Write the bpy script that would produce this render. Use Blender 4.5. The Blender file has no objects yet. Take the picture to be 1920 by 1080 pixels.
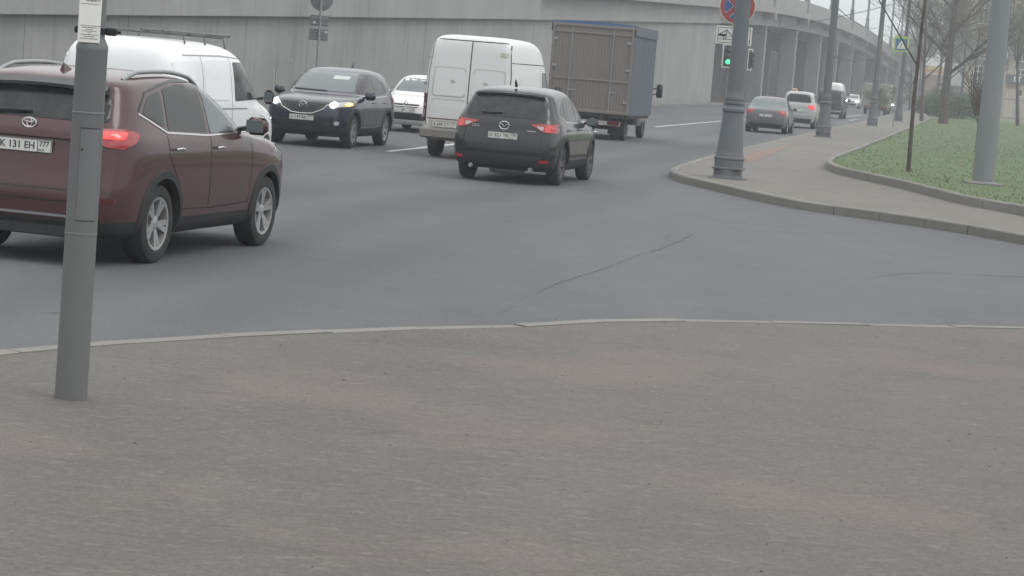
import bpy, bmesh, math, random
import numpy as np
from mathutils import Vector, Matrix, Euler
from mathutils.bvhtree import BVHTree

R = math.radians
random.seed(7)
sc = bpy.context.scene
col = sc.collection

# ------------------------------------------------------------------ camera
CAM_H, FPX, PITCH, ROLL = 2.05, 4200.0, R(5.73), R(4.6)
cam_d = bpy.data.cameras.new('camera')
cam_d.sensor_width = 36.0
cam_d.lens = 36.0 * FPX / 1920.0
cam_d.clip_start, cam_d.clip_end = 0.1, 6000.0
cam = bpy.data.objects.new('camera', cam_d)
col.objects.link(cam)
CR = Matrix.Rotation(R(90) - PITCH, 3, 'X') @ Matrix.Rotation(ROLL, 3, 'Z')
cam.matrix_world = Matrix.Translation((0, 0, CAM_H)) @ CR.to_4x4()
sc.camera = cam

# ------------------------------------------------------------------ sky, sun, exposure
SUN_EL, SUN_AZ = 58.0, 115.0         # behind thick cloud, to the right of the camera
world = bpy.data.worlds.new('World')
sc.world = world
world.use_nodes = True
wt = world.node_tree
wt.nodes.clear()
w_out = wt.nodes.new('ShaderNodeOutputWorld')
w_bg = wt.nodes.new('ShaderNodeBackground')
w_sky = wt.nodes.new('ShaderNodeTexSky')
w_sky.sky_type = 'NISHITA'
w_sky.sun_disc = False
w_sky.sun_elevation = R(SUN_EL)
w_sky.sun_rotation = R(SUN_AZ)
w_sky.air_density, w_sky.dust_density, w_sky.ozone_density = 1.6, 6.0, 1.0
w_hsv = wt.nodes.new('ShaderNodeHueSaturation')
w_hsv.inputs['Saturation'].default_value = 0.10
w_mix = wt.nodes.new('ShaderNodeMix')
w_mix.data_type = 'RGBA'
w_mix.inputs[0].default_value = 0.75
# cloud deck: the standard overcast sky, zenith about twice as bright as the horizon
w_tc = wt.nodes.new('ShaderNodeTexCoord')
w_sep = wt.nodes.new('ShaderNodeSeparateXYZ')
w_mr = wt.nodes.new('ShaderNodeMapRange')
w_mr.inputs[1].default_value, w_mr.inputs[2].default_value = 0.0, 1.0
w_mr.inputs[3].default_value, w_mr.inputs[4].default_value = 1.0, 2.0
w_mul = wt.nodes.new('ShaderNodeMix')
w_mul.data_type, w_mul.blend_type = 'RGBA', 'MULTIPLY'
w_mul.inputs[0].default_value = 1.0
w_mul.inputs[6].default_value = (10.3, 10.5, 10.45, 1)
wt.links.new(w_tc.outputs['Generated'], w_sep.inputs[0])
wt.links.new(w_sep.outputs[2], w_mr.inputs[0])
wt.links.new(w_mr.outputs[0], w_mul.inputs[7])
wt.links.new(w_mul.outputs[2], w_mix.inputs[7])
wt.links.new(w_sky.outputs[0], w_hsv.inputs['Color'])
wt.links.new(w_hsv.outputs[0], w_mix.inputs[6])
wt.links.new(w_mix.outputs[2], w_bg.inputs['Color'])
w_bg.inputs['Strength'].default_value = 0.10
wt.links.new(w_bg.outputs[0], w_out.inputs['Surface'])
sun_d = bpy.data.lights.new('sun', 'SUN')
sun_d.energy, sun_d.angle, sun_d.color = 0.6, R(25), (1.0, 0.97, 0.93)
sun = bpy.data.objects.new('sun', sun_d)
col.objects.link(sun)
sdir = Vector((math.sin(R(SUN_AZ)) * math.cos(R(SUN_EL)), math.cos(R(SUN_AZ)) * math.cos(R(SUN_EL)), math.sin(R(SUN_EL))))
sun.rotation_euler = sdir.to_track_quat('Z', 'Y').to_euler()
vs = sc.view_settings
vs.view_transform, vs.look, vs.exposure, vs.gamma = 'Standard', 'None', 0.0, 1.0
vs.use_curve_mapping = False
sc.render.filter_size = 1.7
sc.cycles.use_denoising = True
sc.cycles.max_bounces = 6
sc.cycles.volume_bounces = 1

# ------------------------------------------------------------------ geometry helpers
def ray(px, py):
    return CR @ Vector(((px - 960) / FPX, -(py - 540) / FPX, -1.0))

def G(px, py, h=0.0):
    d = ray(px, py)
    t = (h - CAM_H) / d.z
    return Vector((d.x * t, d.y * t, h))

def P(px, py, Y):
    d = ray(px, py)
    t = Y / d.y
    return Vector((d.x * t, Y, CAM_H + d.z * t))

def tag(o, label=None, cat=None, group=None, kind=None):
    if label: o['label'] = label
    if cat: o['category'] = cat
    if group: o['group'] = group
    if kind: o['kind'] = kind
    return o

def empty(name, loc=(0, 0, 0), rz=0.0):
    o = bpy.data.objects.new(name, None)
    col.objects.link(o)
    o.location = loc
    o.rotation_euler = (0, 0, rz)
    return o

def link(name, me, parent=None):
    o = bpy.data.objects.new(name, me)
    col.objects.link(o)
    if parent is not None: o.parent = parent
    return o

def copy_tree(o, parent=None):
    c = o.copy()
    col.objects.link(c)
    c.parent = parent
    for ch in list(o.children):
        copy_tree(ch, c)
    return c

def finish(me, mat, smooth=None):
    mats = mat if isinstance(mat, (list, tuple)) else [mat]
    for m in mats: me.materials.append(m)
    if smooth is not None:
        bm = bmesh.new(); bm.from_mesh(me)
        for f in bm.faces: f.smooth = True
        a = R(smooth)
        for e in bm.edges:
            if len(e.link_faces) != 2 or e.calc_face_angle(3.2) > a: e.smooth = False
        bm.to_mesh(me); bm.free()
    return me

class MB:
    def __init__(self): self.v, self.f, self.mi = [], [], []
    def add(self, vs_, fs, mi=0):
        b = len(self.v)
        self.v += [tuple(p) for p in vs_]
        self.f += [tuple(i + b for i in f) for f in fs]
        self.mi += [mi] * len(fs)
        return self
    def box(self, c, s, rz=0.0, mi=0, bev=0.0):
        hx, hy, hz = s[0] / 2, s[1] / 2, s[2] / 2
        b = min(bev, hx * .9, hy * .9, hz * .9)
        if b <= 0:
            pts = [(x, y, z) for z in (-hz, hz) for x, y in ((-hx, -hy), (hx, -hy), (hx, hy), (-hx, hy))]
            fs = [(0, 3, 2, 1), (4, 5, 6, 7), (0, 1, 5, 4), (1, 2, 6, 5), (2, 3, 7, 6), (3, 0, 4, 7)]
        else:
            pts, fs = [], []
            for z, i in ((-hz, b), (-hz + b, 0), (hz - b, 0), (hz, b)):
                X, Y = hx - i, hy - i
                c2 = b if i == 0 else b
                pts += [(-X + c2, -Y, z), (X - c2, -Y, z), (X, -Y + c2, z), (X, Y - c2, z), (X - c2, Y, z), (-X + c2, Y, z), (-X, Y - c2, z), (-X, -Y + c2, z)]
            fs = [tuple(range(7, -1, -1)), tuple(range(24, 32))]
            for k in range(3):
                for i in range(8):
                    fs.append((k * 8 + i, k * 8 + (i + 1) % 8, k * 8 + 8 + (i + 1) % 8, k * 8 + 8 + i))
        cs, sn = math.cos(rz), math.sin(rz)
        return self.add([(c[0] + x * cs - y * sn, c[1] + x * sn + y * cs, c[2] + z) for x, y, z in pts], fs, mi)
    def quad(self, a, b, c, d, mi=0): return self.add([a, b, c, d], [(0, 1, 2, 3)], mi)
    def prism(self, poly, z0, z1, mi=0):
        n = len(poly)
        v = [(x, y, z0) for x, y in poly] + [(x, y, z1) for x, y in poly]
        f = [tuple(range(n - 1, -1, -1)), tuple(range(n, 2 * n))] + [(i, (i + 1) % n, n + (i + 1) % n, n + i) for i in range(n)]
        return self.add(v, f, mi)
    def tube(self, pts, rad, sides=8, closed=False, cap=True, mi=0):
        pts = [Vector(p) for p in pts]
        n = len(pts)
        if not hasattr(rad, '__len__'): rad = [rad] * n
        up = None
        rings, base = [], len(self.v)
        for i, p in enumerate(pts):
            if closed: t = pts[(i + 1) % n] - pts[i - 1]
            else: t = pts[min(i + 1, n - 1)] - pts[max(i - 1, 0)]
            t.normalize()
            if up is None:
                up = Vector((0, 0, 1)) if abs(t.z) < .9 else Vector((1, 0, 0))
            u = up - t * up.dot(t)
            if u.length < 1e-5: u = t.orthogonal()
            u.normalize(); up = u
            w = t.cross(u)
            rings.append([tuple(p + (u * math.cos(2 * math.pi * k / sides) + w * math.sin(2 * math.pi * k / sides)) * rad[i]) for k in range(sides)])
        v = [q for r_ in rings for q in r_]
        f = []
        for i in range(n if closed else n - 1):
            j = (i + 1) % n
            for k in range(sides):
                k2 = (k + 1) % sides
                f.append((i * sides + k, i * sides + k2, j * sides + k2, j * sides + k))
        if cap and not closed:
            f.append(tuple(range(sides - 1, -1, -1)))
            f.append(tuple((n - 1) * sides + k for k in range(sides)))
        return self.add(v, f, mi)
    def lathe(self, prof, seg=24, axis='z', c=(0, 0, 0), mi=0, cap=True):
        v, f, n = [], [], len(prof)
        for i, (r_, h) in enumerate(prof):
            for k in range(seg):
                a = 2 * math.pi * k / seg
                x, y = r_ * math.cos(a), r_ * math.sin(a)
                if axis == 'z': q = (x, y, h)
                elif axis == 'y': q = (x, h, -y) 
                else: q = (h, x, y)
                v.append((q[0] + c[0], q[1] + c[1], q[2] + c[2]))
        for i in range(n - 1):
            for k in range(seg):
                k2 = (k + 1) % seg
                f.append((i * seg + k, i * seg + k2, (i + 1) * seg + k2, (i + 1) * seg + k))
        if cap:
            f.append(tuple(range(seg - 1, -1, -1)))
            f.append(tuple((n - 1) * seg + k for k in range(seg)))
        return self.add(v, f, mi)
    def mesh(self, name, mat, smooth=None):
        me = bpy.data.meshes.new(name)
        me.from_pydata(self.v, [], self.f)
        me.validate()
        bm = bmesh.new(); bm.from_mesh(me)
        bmesh.ops.recalc_face_normals(bm, faces=bm.faces)
        bm.to_mesh(me); bm.free()
        if len(self.mi) == len(me.polygons): me.polygons.foreach_set('material_index', self.mi)
        return finish(me, mat, smooth)
    def build(self, name, mat, parent=None, smooth=None):
        return link(name, self.mesh(name, mat, smooth), parent)

def pchip(xs, ys, xq):
    xs, ys, xq = np.array(xs, float), np.array(ys, float), np.array(xq, float)
    h = np.diff(xs); d = np.diff(ys) / h
    m = np.zeros(len(xs))
    for i in range(1, len(xs) - 1):
        if d[i - 1] * d[i] > 0:
            w1, w2 = 2 * h[i] + h[i - 1], h[i] + 2 * h[i - 1]
            m[i] = (w1 + w2) / (w1 / d[i - 1] + w2 / d[i])
    m[0], m[-1] = d[0], d[-1]
    k = np.clip(np.searchsorted(xs, xq) - 1, 0, len(xs) - 2)
    t = (xq - xs[k]) / h[k]
    return ((2 * t**3 - 3 * t**2 + 1) * ys[k] + (t**3 - 2 * t**2 + t) * h[k] * m[k]
            + (-2 * t**3 + 3 * t**2) * ys[k + 1] + (t**3 - t**2) * h[k] * m[k + 1])

def rnd(poly, r_=0.05, n=4):
    """round the corners of a 2-D polygon"""
    out, N = [], len(poly)
    for i in range(N):
        p, a, b = Vector(poly[i]), Vector(poly[i - 1]), Vector(poly[(i + 1) % N])
        da, db = (a - p), (b - p)
        ra, rb = min(r_, da.length * .45), min(r_, db.length * .45)
        s, e = p + da.normalized() * ra, p + db.normalized() * rb
        for k in range(n + 1):
            t = k / n
            out.append(tuple(s * (1 - t)**2 + p * 2 * t * (1 - t) + e * t**2))
    return out

# ------------------------------------------------------------------ materials
def nodes_of(name):
    m = bpy.data.materials.new(name)
    m.use_nodes = True
    nt = m.node_tree
    return m, nt, nt.nodes['Principled BSDF']

def ramp(nt, fac, stops):
    r_ = nt.nodes.new('ShaderNodeValToRGB')
    els = r_.color_ramp.elements
    while len(els) < len(stops): els.new(0.5)
    for e, (p, c) in zip(els, stops):
        e.position = p
        e.color = (*c, 1) if len(c) == 3 else c
    nt.links.new(fac, r_.inputs[0])
    return r_.outputs[0]

def noise(nt, scale, detail=4, rough=.55, vec=None, mapping=None, coord='Object', rot=0.0):
    n = nt.nodes.new('ShaderNodeTexNoise')
    n.inputs['Scale'].default_value = scale
    n.inputs['Detail'].default_value = detail
    n.inputs['Roughness'].default_value = rough
    tc = nt.nodes.new('ShaderNodeTexCoord')
    src = tc.outputs[coord]
    if mapping:
        mp = nt.nodes.new('ShaderNodeMapping')
        mp.inputs['Scale'].default_value = mapping
        mp.inputs['Rotation'].default_value = (0, 0, rot)
        nt.links.new(src, mp.inputs[0]); src = mp.outputs[0]
    nt.links.new(src, n.inputs['Vector'])
    return n.outputs['Fac']

def mixc(nt, fac, a, b, mode='MIX'):
    m = nt.nodes.new('ShaderNodeMix')
    m.data_type = 'RGBA'; m.blend_type = mode
    for s, i in ((fac, 0), (a, 6), (b, 7)):
        if hasattr(s, 'is_linked') or hasattr(s, 'links'): nt.links.new(s, m.inputs[i])
        else: m.inputs[i].default_value = s if i == 0 else ((*s, 1) if len(s) == 3 else s)
    return m.outputs[2]

def bump(nt, b, fac, strength, dist=.01):
    bp = nt.nodes.new('ShaderNodeBump')
    bp.inputs['Strength'].default_value = strength
    bp.inputs['Distance'].default_value = dist
    nt.links.new(fac, bp.inputs['Height'])
    nt.links.new(bp.outputs[0], b.inputs['Normal'])

def simple(name, c, rough=.6, metal=0.0, var=.12, scale=6.0, spec=.5, emit=0.0, ecol=None):
    m, nt, b = nodes_of(name)
    f = noise(nt, scale, 5)
    lo, hi = [x * (1 - var) for x in c], [min(1, x * (1 + var)) for x in c]
    nt.links.new(ramp(nt, f, [(.3, lo), (.7, hi)]), b.inputs['Base Color'])
    b.inputs['Roughness'].default_value = rough
    b.inputs['Metallic'].default_value = metal
    b.inputs['Specular IOR Level'].default_value = spec
    if emit:
        b.inputs['Emission Color'].default_value = (*(ecol or c), 1)
        b.inputs['Emission Strength'].default_value = emit
    return m

def paint(name, c, dust=.35, rough=.28, dustc=(.17, .16, .15), metal=0.0, coat=.6):
    m, nt, b = nodes_of(name)
    f = noise(nt, 3.0, 6, .65)
    f2 = noise(nt, 40.0, 3, .6, mapping=(1, 1, .25))
    tc = nt.nodes.new('ShaderNodeTexCoord')
    sx = nt.nodes.new('ShaderNodeSeparateXYZ')
    nt.links.new(tc.outputs['Object'], sx.inputs[0])
    mr = nt.nodes.new('ShaderNodeMapRange')           # road dust thrown up from the wheels
    mr.inputs[1].default_value, mr.inputs[2].default_value = 1.25, .2
    mr.inputs[3].default_value, mr.inputs[4].default_value = .18, 1.0
    nt.links.new(sx.outputs[2], mr.inputs[0])
    mu = nt.nodes.new('ShaderNodeMath'); mu.operation = 'MULTIPLY'
    nt.links.new(f, mu.inputs[0]); nt.links.new(mr.outputs[0], mu.inputs[1])
    mu1 = nt.nodes.new('ShaderNodeMath'); mu1.operation = 'MULTIPLY_ADD'
    nt.links.new(f2, mu1.inputs[0]); mu1.inputs[1].default_value = .06; nt.links.new(mu.outputs[0], mu1.inputs[2])
    mu2 = nt.nodes.new('ShaderNodeMath'); mu2.operation = 'MULTIPLY'; mu2.use_clamp = True
    nt.links.new(mu1.outputs[0], mu2.inputs[0]); mu2.inputs[1].default_value = dust
    nt.links.new(mixc(nt, mu2.outputs[0], c, dustc), b.inputs['Base Color'])
    mr2 = nt.nodes.new('ShaderNodeMapRange')
    mr2.inputs[3].default_value, mr2.inputs[4].default_value = rough, rough + .5
    nt.links.new(mu2.outputs[0], mr2.inputs[0])
    nt.links.new(mr2.outputs[0], b.inputs['Roughness'])
    b.inputs['Metallic'].default_value = metal
    b.inputs['Coat Weight'].default_value = coat
    b.inputs['Specular IOR Level'].default_value = .25
    b.inputs['Coat Roughness'].default_value = .06
    return m

def glassy(name, c, rough=.07, dust=.25):
    m, nt, b = nodes_of(name)
    f = noise(nt, 5.0, 6, .7)
    nt.links.new(mixc(nt, ramp(nt, f, [(.35, (0, 0, 0)), (.8, (dust, dust, dust))]), c, (.16, .16, .155)), b.inputs['Base Color'])
    nt.links.new(ramp(nt, f, [(.3, (rough,) * 3), (.85, (rough + .25,) * 3)]), b.inputs['Roughness'])
    b.inputs['Specular IOR Level'].default_value = .6 if c[0] > .05 else .32
    return m

def lamp_lens(name, c, emit, ecol):
    m, nt, b = nodes_of(name)
    f = noise(nt, 60.0, 2)
    nt.links.new(ramp(nt, f, [(.3, [x * .7 for x in c]), (.7, c)]), b.inputs['Base Color'])
    b.inputs['Roughness'].default_value = .12
    b.inputs['Coat Weight'].default_value = .8
    if emit:
        b.inputs['Emission Color'].default_value = (*ecol, 1)
        b.inputs['Emission Strength'].default_value = emit
    return m

def asphalt(name, lo, hi, tint=None, rot=0.0, patch=None, grain=1.0, tracks=False, stains=False):
    m, nt, b = nodes_of(name)
    big = noise(nt, .16, 4, .6, mapping=(1, .22, 1), rot=rot)
    mid = noise(nt, 1.3, 6, .65)
    fine = noise(nt, 85.0, 3, .7)
    agg = noise(nt, 28.0, 5, .75)
    lo2 = [x * .82 for x in lo]
    c = mixc(nt, .45, ramp(nt, big, [(.32, lo2), (.68, hi)]), ramp(nt, mid, [(.25, lo), (.75, hi)]))
    if patch:
        pf = noise(nt, .55, 3, .5)
        c = mixc(nt, ramp(nt, pf, [(.52, (0, 0, 0)), (.66, (.75,) * 3)]), c, patch)
    if tracks:                                   # dark tyre-polished, oil-stained wheel tracks along the lanes
        tc = nt.nodes.new('ShaderNodeTexCoord')
        dt = nt.nodes.new('ShaderNodeVectorMath'); dt.operation = 'DOT_PRODUCT'
        dt.inputs[1].default_value = (-math.cos(TH), math.sin(TH), 0)
        nt.links.new(tc.outputs['Object'], dt.inputs[0])
        wob = noise(nt, .06, 3, .5)
        for centre, width, amt in ((6.9, 1.0, .42), (5.3, .8, .22), (8.6, .8, .25), (11.2, .8, .2), (12.8, .8, .2)):
            sb_ = nt.nodes.new('ShaderNodeMath'); sb_.operation = 'SUBTRACT'; sb_.inputs[1].default_value = centre - 1.3
            nt.links.new(dt.outputs['Value'], sb_.inputs[0])
            wv = nt.nodes.new('ShaderNodeMath'); wv.operation = 'MULTIPLY_ADD'; wv.inputs[1].default_value = -2.6
            nt.links.new(wob, wv.inputs[0]); nt.links.new(sb_.outputs[0], wv.inputs[2])
            ab = nt.nodes.new('ShaderNodeMath'); ab.operation = 'ABSOLUTE'; nt.links.new(wv.outputs[0], ab.inputs[0])
            mr = nt.nodes.new('ShaderNodeMapRange'); mr.interpolation_type = 'SMOOTHSTEP'
            mr.inputs[1].default_value, mr.inputs[2].default_value, mr.inputs[3].default_value, mr.inputs[4].default_value = width, .1, 0, amt
            nt.links.new(ab.outputs[0], mr.inputs[0])
            mm_ = nt.nodes.new('ShaderNodeMath'); mm_.operation = 'MULTIPLY'
            nt.links.new(mr.outputs[0], mm_.inputs[0]); nt.links.new(ramp(nt, mid, [(.25, (.55,) * 3), (.7, (1,) * 3)]), mm_.inputs[1])
            c = mixc(nt, mm_.outputs[0], c, (.045, .046, .05))
        sp = noise(nt, 2.6, 2, .4)
        c = mixc(nt, ramp(nt, sp, [(.70, (0, 0, 0)), (.76, (.45,) * 3)]), c, (.05, .05, .053))
    if stains:                                   # grease spots, damp smears, worn light patches
        sp = noise(nt, 1.7, 5, .7, mapping=(.5, 2.2, 1))
        c = mixc(nt, ramp(nt, sp, [(.56, (0, 0, 0)), (.74, (.4,) * 3)]), c, [x * .7 for x in lo])
        sp2 = noise(nt, .9, 6, .75, mapping=(.6, 1.6, 1))
        c = mixc(nt, ramp(nt, sp2, [(.58, (0, 0, 0)), (.8, (.3,) * 3)]), c, [min(1, x * 1.3) for x in hi])
        fl = noise(nt, 1.0, 4, .7, mapping=(7, 16, 1))              # short worn flecks
        c = mixc(nt, ramp(nt, fl, [(.56, (0, 0, 0)), (.7, (.55,) * 3)]), c, [min(1, x * 1.3) for x in hi])
        fl2 = noise(nt, 1.3, 4, .7, mapping=(6, 13, 1))
        c = mixc(nt, ramp(nt, fl2, [(.58, (0, 0, 0)), (.72, (.5,) * 3)]), c, [x * .66 for x in lo])
    c = mixc(nt, .8 * grain, c, ramp(nt, agg, [(.3, (.42,) * 3), (.5, (.5,) * 3), (.72, (.66,) * 3)]), 'OVERLAY')
    c = mixc(nt, .6 * grain, c, ramp(nt, fine, [(.3, (.34,) * 3), (.7, (.66,) * 3)]), 'OVERLAY')
    nt.links.new(c, b.inputs['Base Color'])
    b.inputs['Roughness'].default_value = .85
    b.inputs['Specular IOR Level'].default_value = .35
    bump(nt, b, agg, .35, .01)
    return m

def concrete(name, lo, hi, streak=.6, dirt=(.12, .115, .11)):
    m, nt, b = nodes_of(name)
    n1 = noise(nt, .22, 7, .7)
    st = noise(nt, 1.0, 5, .7, mapping=(2.6, 2.6, .07))
    st2 = noise(nt, 1.0, 4, .7, mapping=(3.5, 3.5, .22))
    c = ramp(nt, n1, [(.3, lo), (.7, hi)])
    c = mixc(nt, ramp(nt, st, [(.52, (0, 0, 0)), (.8, (streak,) * 3)]), c, dirt)
    c = mixc(nt, ramp(nt, st2, [(.60, (0, 0, 0)), (.78, (streak * .9,) * 3)]), c, [x * .7 for x in dirt])
    c = mixc(nt, ramp(nt, st2, [(.18, (.4,) * 3), (.32, (0, 0, 0))]), c, (.42, .42, .41))
    fine = noise(nt, 30, 4, .7)
    c = mixc(nt, .4, c, ramp(nt, fine, [(.3, (.4,) * 3), (.7, (.6,) * 3)]), 'OVERLAY')
    nt.links.new(c, b.inputs['Base Color'])
    b.inputs['Roughness'].default_value = .9
    bump(nt, b, fine, .25, .01)
    return m

M = {}
TH = R(10.5)                                   # heading of the street, right of the view axis
M['road'] = asphalt('asphalt_road', (.084, .085, .092), (.132, .132, .138), rot=TH, tracks=True)
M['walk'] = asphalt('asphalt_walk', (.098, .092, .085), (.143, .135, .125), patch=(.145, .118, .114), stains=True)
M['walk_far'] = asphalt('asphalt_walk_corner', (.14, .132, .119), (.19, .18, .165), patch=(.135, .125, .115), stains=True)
M['walk_red'] = asphalt('red_paver', (.175, .125, .105), (.22, .165, .14))
M['soil'] = simple('soil', (.10, .085, .065), .95, var=.3, scale=.6)
M['kerb'] = concrete('kerb_concrete', (.155, .150, .139), (.225, .217, .202), .3)
M['wall'] = concrete('wall_concrete', (.235, .24, .24), (.335, .335, .325), .5)
M['band'] = concrete('band_concrete', (.26, .265, .26), (.33, .33, .32), .35)
M['bridge'] = concrete('bridge_concrete', (.24, .24, .235), (.31, .31, .30), .6)
M['pier'] = concrete('pier_concrete', (.22, .23, .24), (.30, .30, .30), .35)
M['line'] = simple('road_paint', (.55, .55, .53), .75, var=.35, scale=9)
def lawn_mat():
    m, nt, b = nodes_of('lawn')
    a = noise(nt, 1.4, 6, .65); p_ = noise(nt, .28, 4, .6); q = noise(nt, 9.0, 4, .7)
    c = ramp(nt, a, [(.3, (.068, .100, .040)), (.7, (.098, .138, .060))])
    c = mixc(nt, ramp(nt, p_, [(.55, (0, 0, 0)), (.76, (.5,) * 3)]), c, (.11, .115, .062))
    c = mixc(nt, ramp(nt, q, [(.6, (0, 0, 0)), (.75, (.3,) * 3)]), c, (.06, .075, .035))
    nt.links.new(c, b.inputs['Base Color']); b.inputs['Roughness'].default_value = .95
    bump(nt, b, q, .6, .03)
    return m
M['grass'] = lawn_mat()
M['blade'] = simple('grass_blade', (.090, .130, .055), .8, var=.2, scale=.5)
M['post'] = paint('grey_post_paint', (.155, .165, .168), .6, .5, dustc=(.12, .112, .10), coat=0)
M['iron'] = paint('cast_iron_paint', (.125, .14, .155), .5, .55, coat=0)
M['steel'] = simple('galvanised', (.30, .31, .32), .5, .4)
M['white'] = simple('white_enamel', (.72, .72, .70), .5, var=.08)
M['black_txt'] = simple('black_print', (.02, .02, .022), .6)
M['grey_txt'] = simple('grey_print', (.16, .16, .165), .6)
M['sign_red'] = simple('sign_red', (.34, .075, .085), .45, var=.08)
M['sign_blue'] = simple('sign_blue', (.05, .13, .28), .45, var=.08)
M['sign_back'] = simple('sign_back', (.17, .18, .19), .6, .2)
M['yellow'] = simple('yellow_paint', (.48, .45, .18), .5)
M['lime'] = simple('fluorescent_sheet', (.36, .50, .10), .5)
M['orange'] = simple('orange_paint', (.45, .24, .12), .5)
M['tyre'] = simple('tyre_rubber', (.022, .022, .023), .85, var=.3)
M['rim'] = paint('alloy', (.46, .46, .47), .5, .3, metal=.7, coat=0)
M['rim_dark'] = paint('dark_alloy', (.10, .10, .105), .5, .4, metal=.3, coat=0)
M['well'] = simple('wheel_well', (.012, .012, .012), .95)
M['plastic'] = paint('black_plastic', (.016, .017, .019), .22, .55, coat=0)
M['trim'] = simple('black_trim', (.018, .018, .02), .35)
M['chrome'] = simple('chrome', (.62, .62, .63), .18, 1.0, var=.04)
M['glass'] = glassy('tinted_glass', (.012, .014, .016))
M['glass_light'] = glassy('clear_glass', (.10, .125, .13), .05, .15)
M['red_lens'] = lamp_lens('red_lens', (.24, .012, .016), .10, (1, .03, .03))
M['red_lit'] = lamp_lens('red_lens_lit', (.35, .012, .015), .75, (1, .045, .04))
M['red_dull'] = lamp_lens('red_lens_dim', (.30, .02, .024), .30, (1, .06, .05))
M['dark_red_lens'] = lamp_lens('dark_red_lens', (.10, .012, .016), 0, (1, 0, 0))
M['clear_lens'] = lamp_lens('clear_lens', (.42, .43, .44), 0, (1, 1, 1))
M['head_lit'] = lamp_lens('headlight_lit', (.8, .8, .8), 14, (.82, .92, 1))
M['amber_lit'] = lamp_lens('indicator_lit', (.7, .3, .05), 3.2, (1, .5, .12))
M['green_lit'] = lamp_lens('signal_green_lit', (.05, .7, .25), 3.0, (.03, 1, .25))
M['plate'] = simple('number_plate', (.62, .62, .60), .55, var=.05)
M['wire'] = simple('cable', (.05, .05, .055), .7)
M['bark'] = simple('bark', (.085, .075, .068), .95, var=.35, scale=4)
M['bark_pale'] = simple('bark_pale', (.13, .12, .105), .95, var=.3, scale=4)
M['bud'] = simple('spring_leaf', (.13, .15, .05), .8, var=.35)
M['bush'] = simple('bush_leaf', (.055, .085, .04), .85, var=.4)

# ------------------------------------------------------------------ street frame
D = Vector((math.sin(TH), math.cos(TH), 0))
N = Vector((-math.cos(TH), math.sin(TH), 0))            # to the left of travel
def SL(s, lat, h=0.0):
    """street coordinates (distance along, metres to the left of the camera) to world; the far street bends right"""
    k = max(0.0, s - 110.0)
    p = D * s + N * (lat - 1.5e-4 * k * k)
    return Vector((p.x, p.y, h))

def sheet(name, pts, mat, kind='structure', z=None, cuts=0):
    bm = bmesh.new()
    f = bm.faces.new([bm.verts.new((p[0], p[1], p[2] if z is None else z)) for p in pts])
    if f.normal.z < 0: f.normal_flip()
    bm.normal_update()
    for g in bm.faces:
        if g.normal.z < 0: g.normal_flip()
    bmesh.ops.triangulate(bm, faces=bm.faces)
    me = bpy.data.meshes.new(name); bm.to_mesh(me); bm.free()
    o = link(name, finish(me, mat))
    return tag(o, kind=kind)

def slab(name, pts, z0, z1, mat):
    """a raised paved area with real sides"""
    bm = bmesh.new()
    vs_ = [bm.verts.new((p[0], p[1], z1)) for p in pts]
    f = bm.faces.new(vs_)
    r_ = bmesh.ops.extrude_face_region(bm, geom=[f])
    for g in r_['geom']:
        if isinstance(g, bmesh.types.BMVert): g.co.z = z0
    bmesh.ops.recalc_face_normals(bm, faces=bm.faces)
    bmesh.ops.triangulate(bm, faces=bm.faces)
    me = bpy.data.meshes.new(name); bm.to_mesh(me); bm.free()
    return tag(link(name, finish(me, mat)), kind='structure')

def smooth_line(pts, step):
    """Catmull-Rom through points, resampled at about `step`"""
    P_ = [Vector(p) for p in pts]
    out = []
    for i in range(len(P_) - 1):
        a, b, c, d = P_[max(i - 1, 0)], P_[i], P_[i + 1], P_[min(i + 2, len(P_) - 1)]
        n = max(2, int((c - b).length / (step * .25)))
        for k in range(n):
            t = k / n
            out.append(.5 * ((2 * b) + (c - a) * t + (2 * a - 5 * b + 4 * c - d) * t * t + (-a + 3 * b - 3 * c + d) * t**3))
    out.append(P_[-1])
    res, acc = [out[0]], 0.0
    for p, q in zip(out, out[1:]):
        L = (q - p).length
        while acc + L >= step:
            t = (step - acc) / L
            p = p.lerp(q, t); L = (q - p).length; acc = 0.0
            res.append(p.copy())
        acc += L
    if (res[-1] - out[-1]).length > step * .4: res.append(out[-1])
    return res

KW, KH = .16, .14
def kerb_run(parent, line, w=KW, top=KH, mat=None, jitter=.006, max_stones=400):
    """one stone per step of the line; the line is the street edge, stones lie on its left-hand normal side"""
    rng = random.Random(len(line) * 31 + int(line[0].y * 10))
    for i, (a, b) in enumerate(zip(line, line[1:])):
        L = (b - a).length
        t = (b - a) / L
        n = Vector((-t.y, t.x, 0))
        c = (a + b) / 2 + n * (w / 2) + n * rng.uniform(-jitter, jitter)
        m = MB()
        h = top + rng.uniform(-.004, .004)
        ch = .02
        g = .006
        prof = [(-w / 2, -.12), (-w / 2, h - ch), (-w / 2 + ch, h), (w / 2, h), (w / 2, -.12)]
        hl = L / 2 - g
        v = [(x_, y_, z_) for x_ in (-hl, hl) for y_, z_ in prof]
        v = [tuple(c + t * x_ + n * y_ + Vector((0, 0, z_ + rng.uniform(-.002, .002)))) for x_, y_, z_ in v]
        k = len(prof)
        f = [tuple(range(k)), tuple(range(2 * k - 1, k - 1, -1))] + [(j, k + j, k + (j + 1) % k, (j + 1) % k) for j in range(k)]
        m.add(v, f)
        m.build('kerb_stone', mat or M['kerb'], parent)

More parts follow.
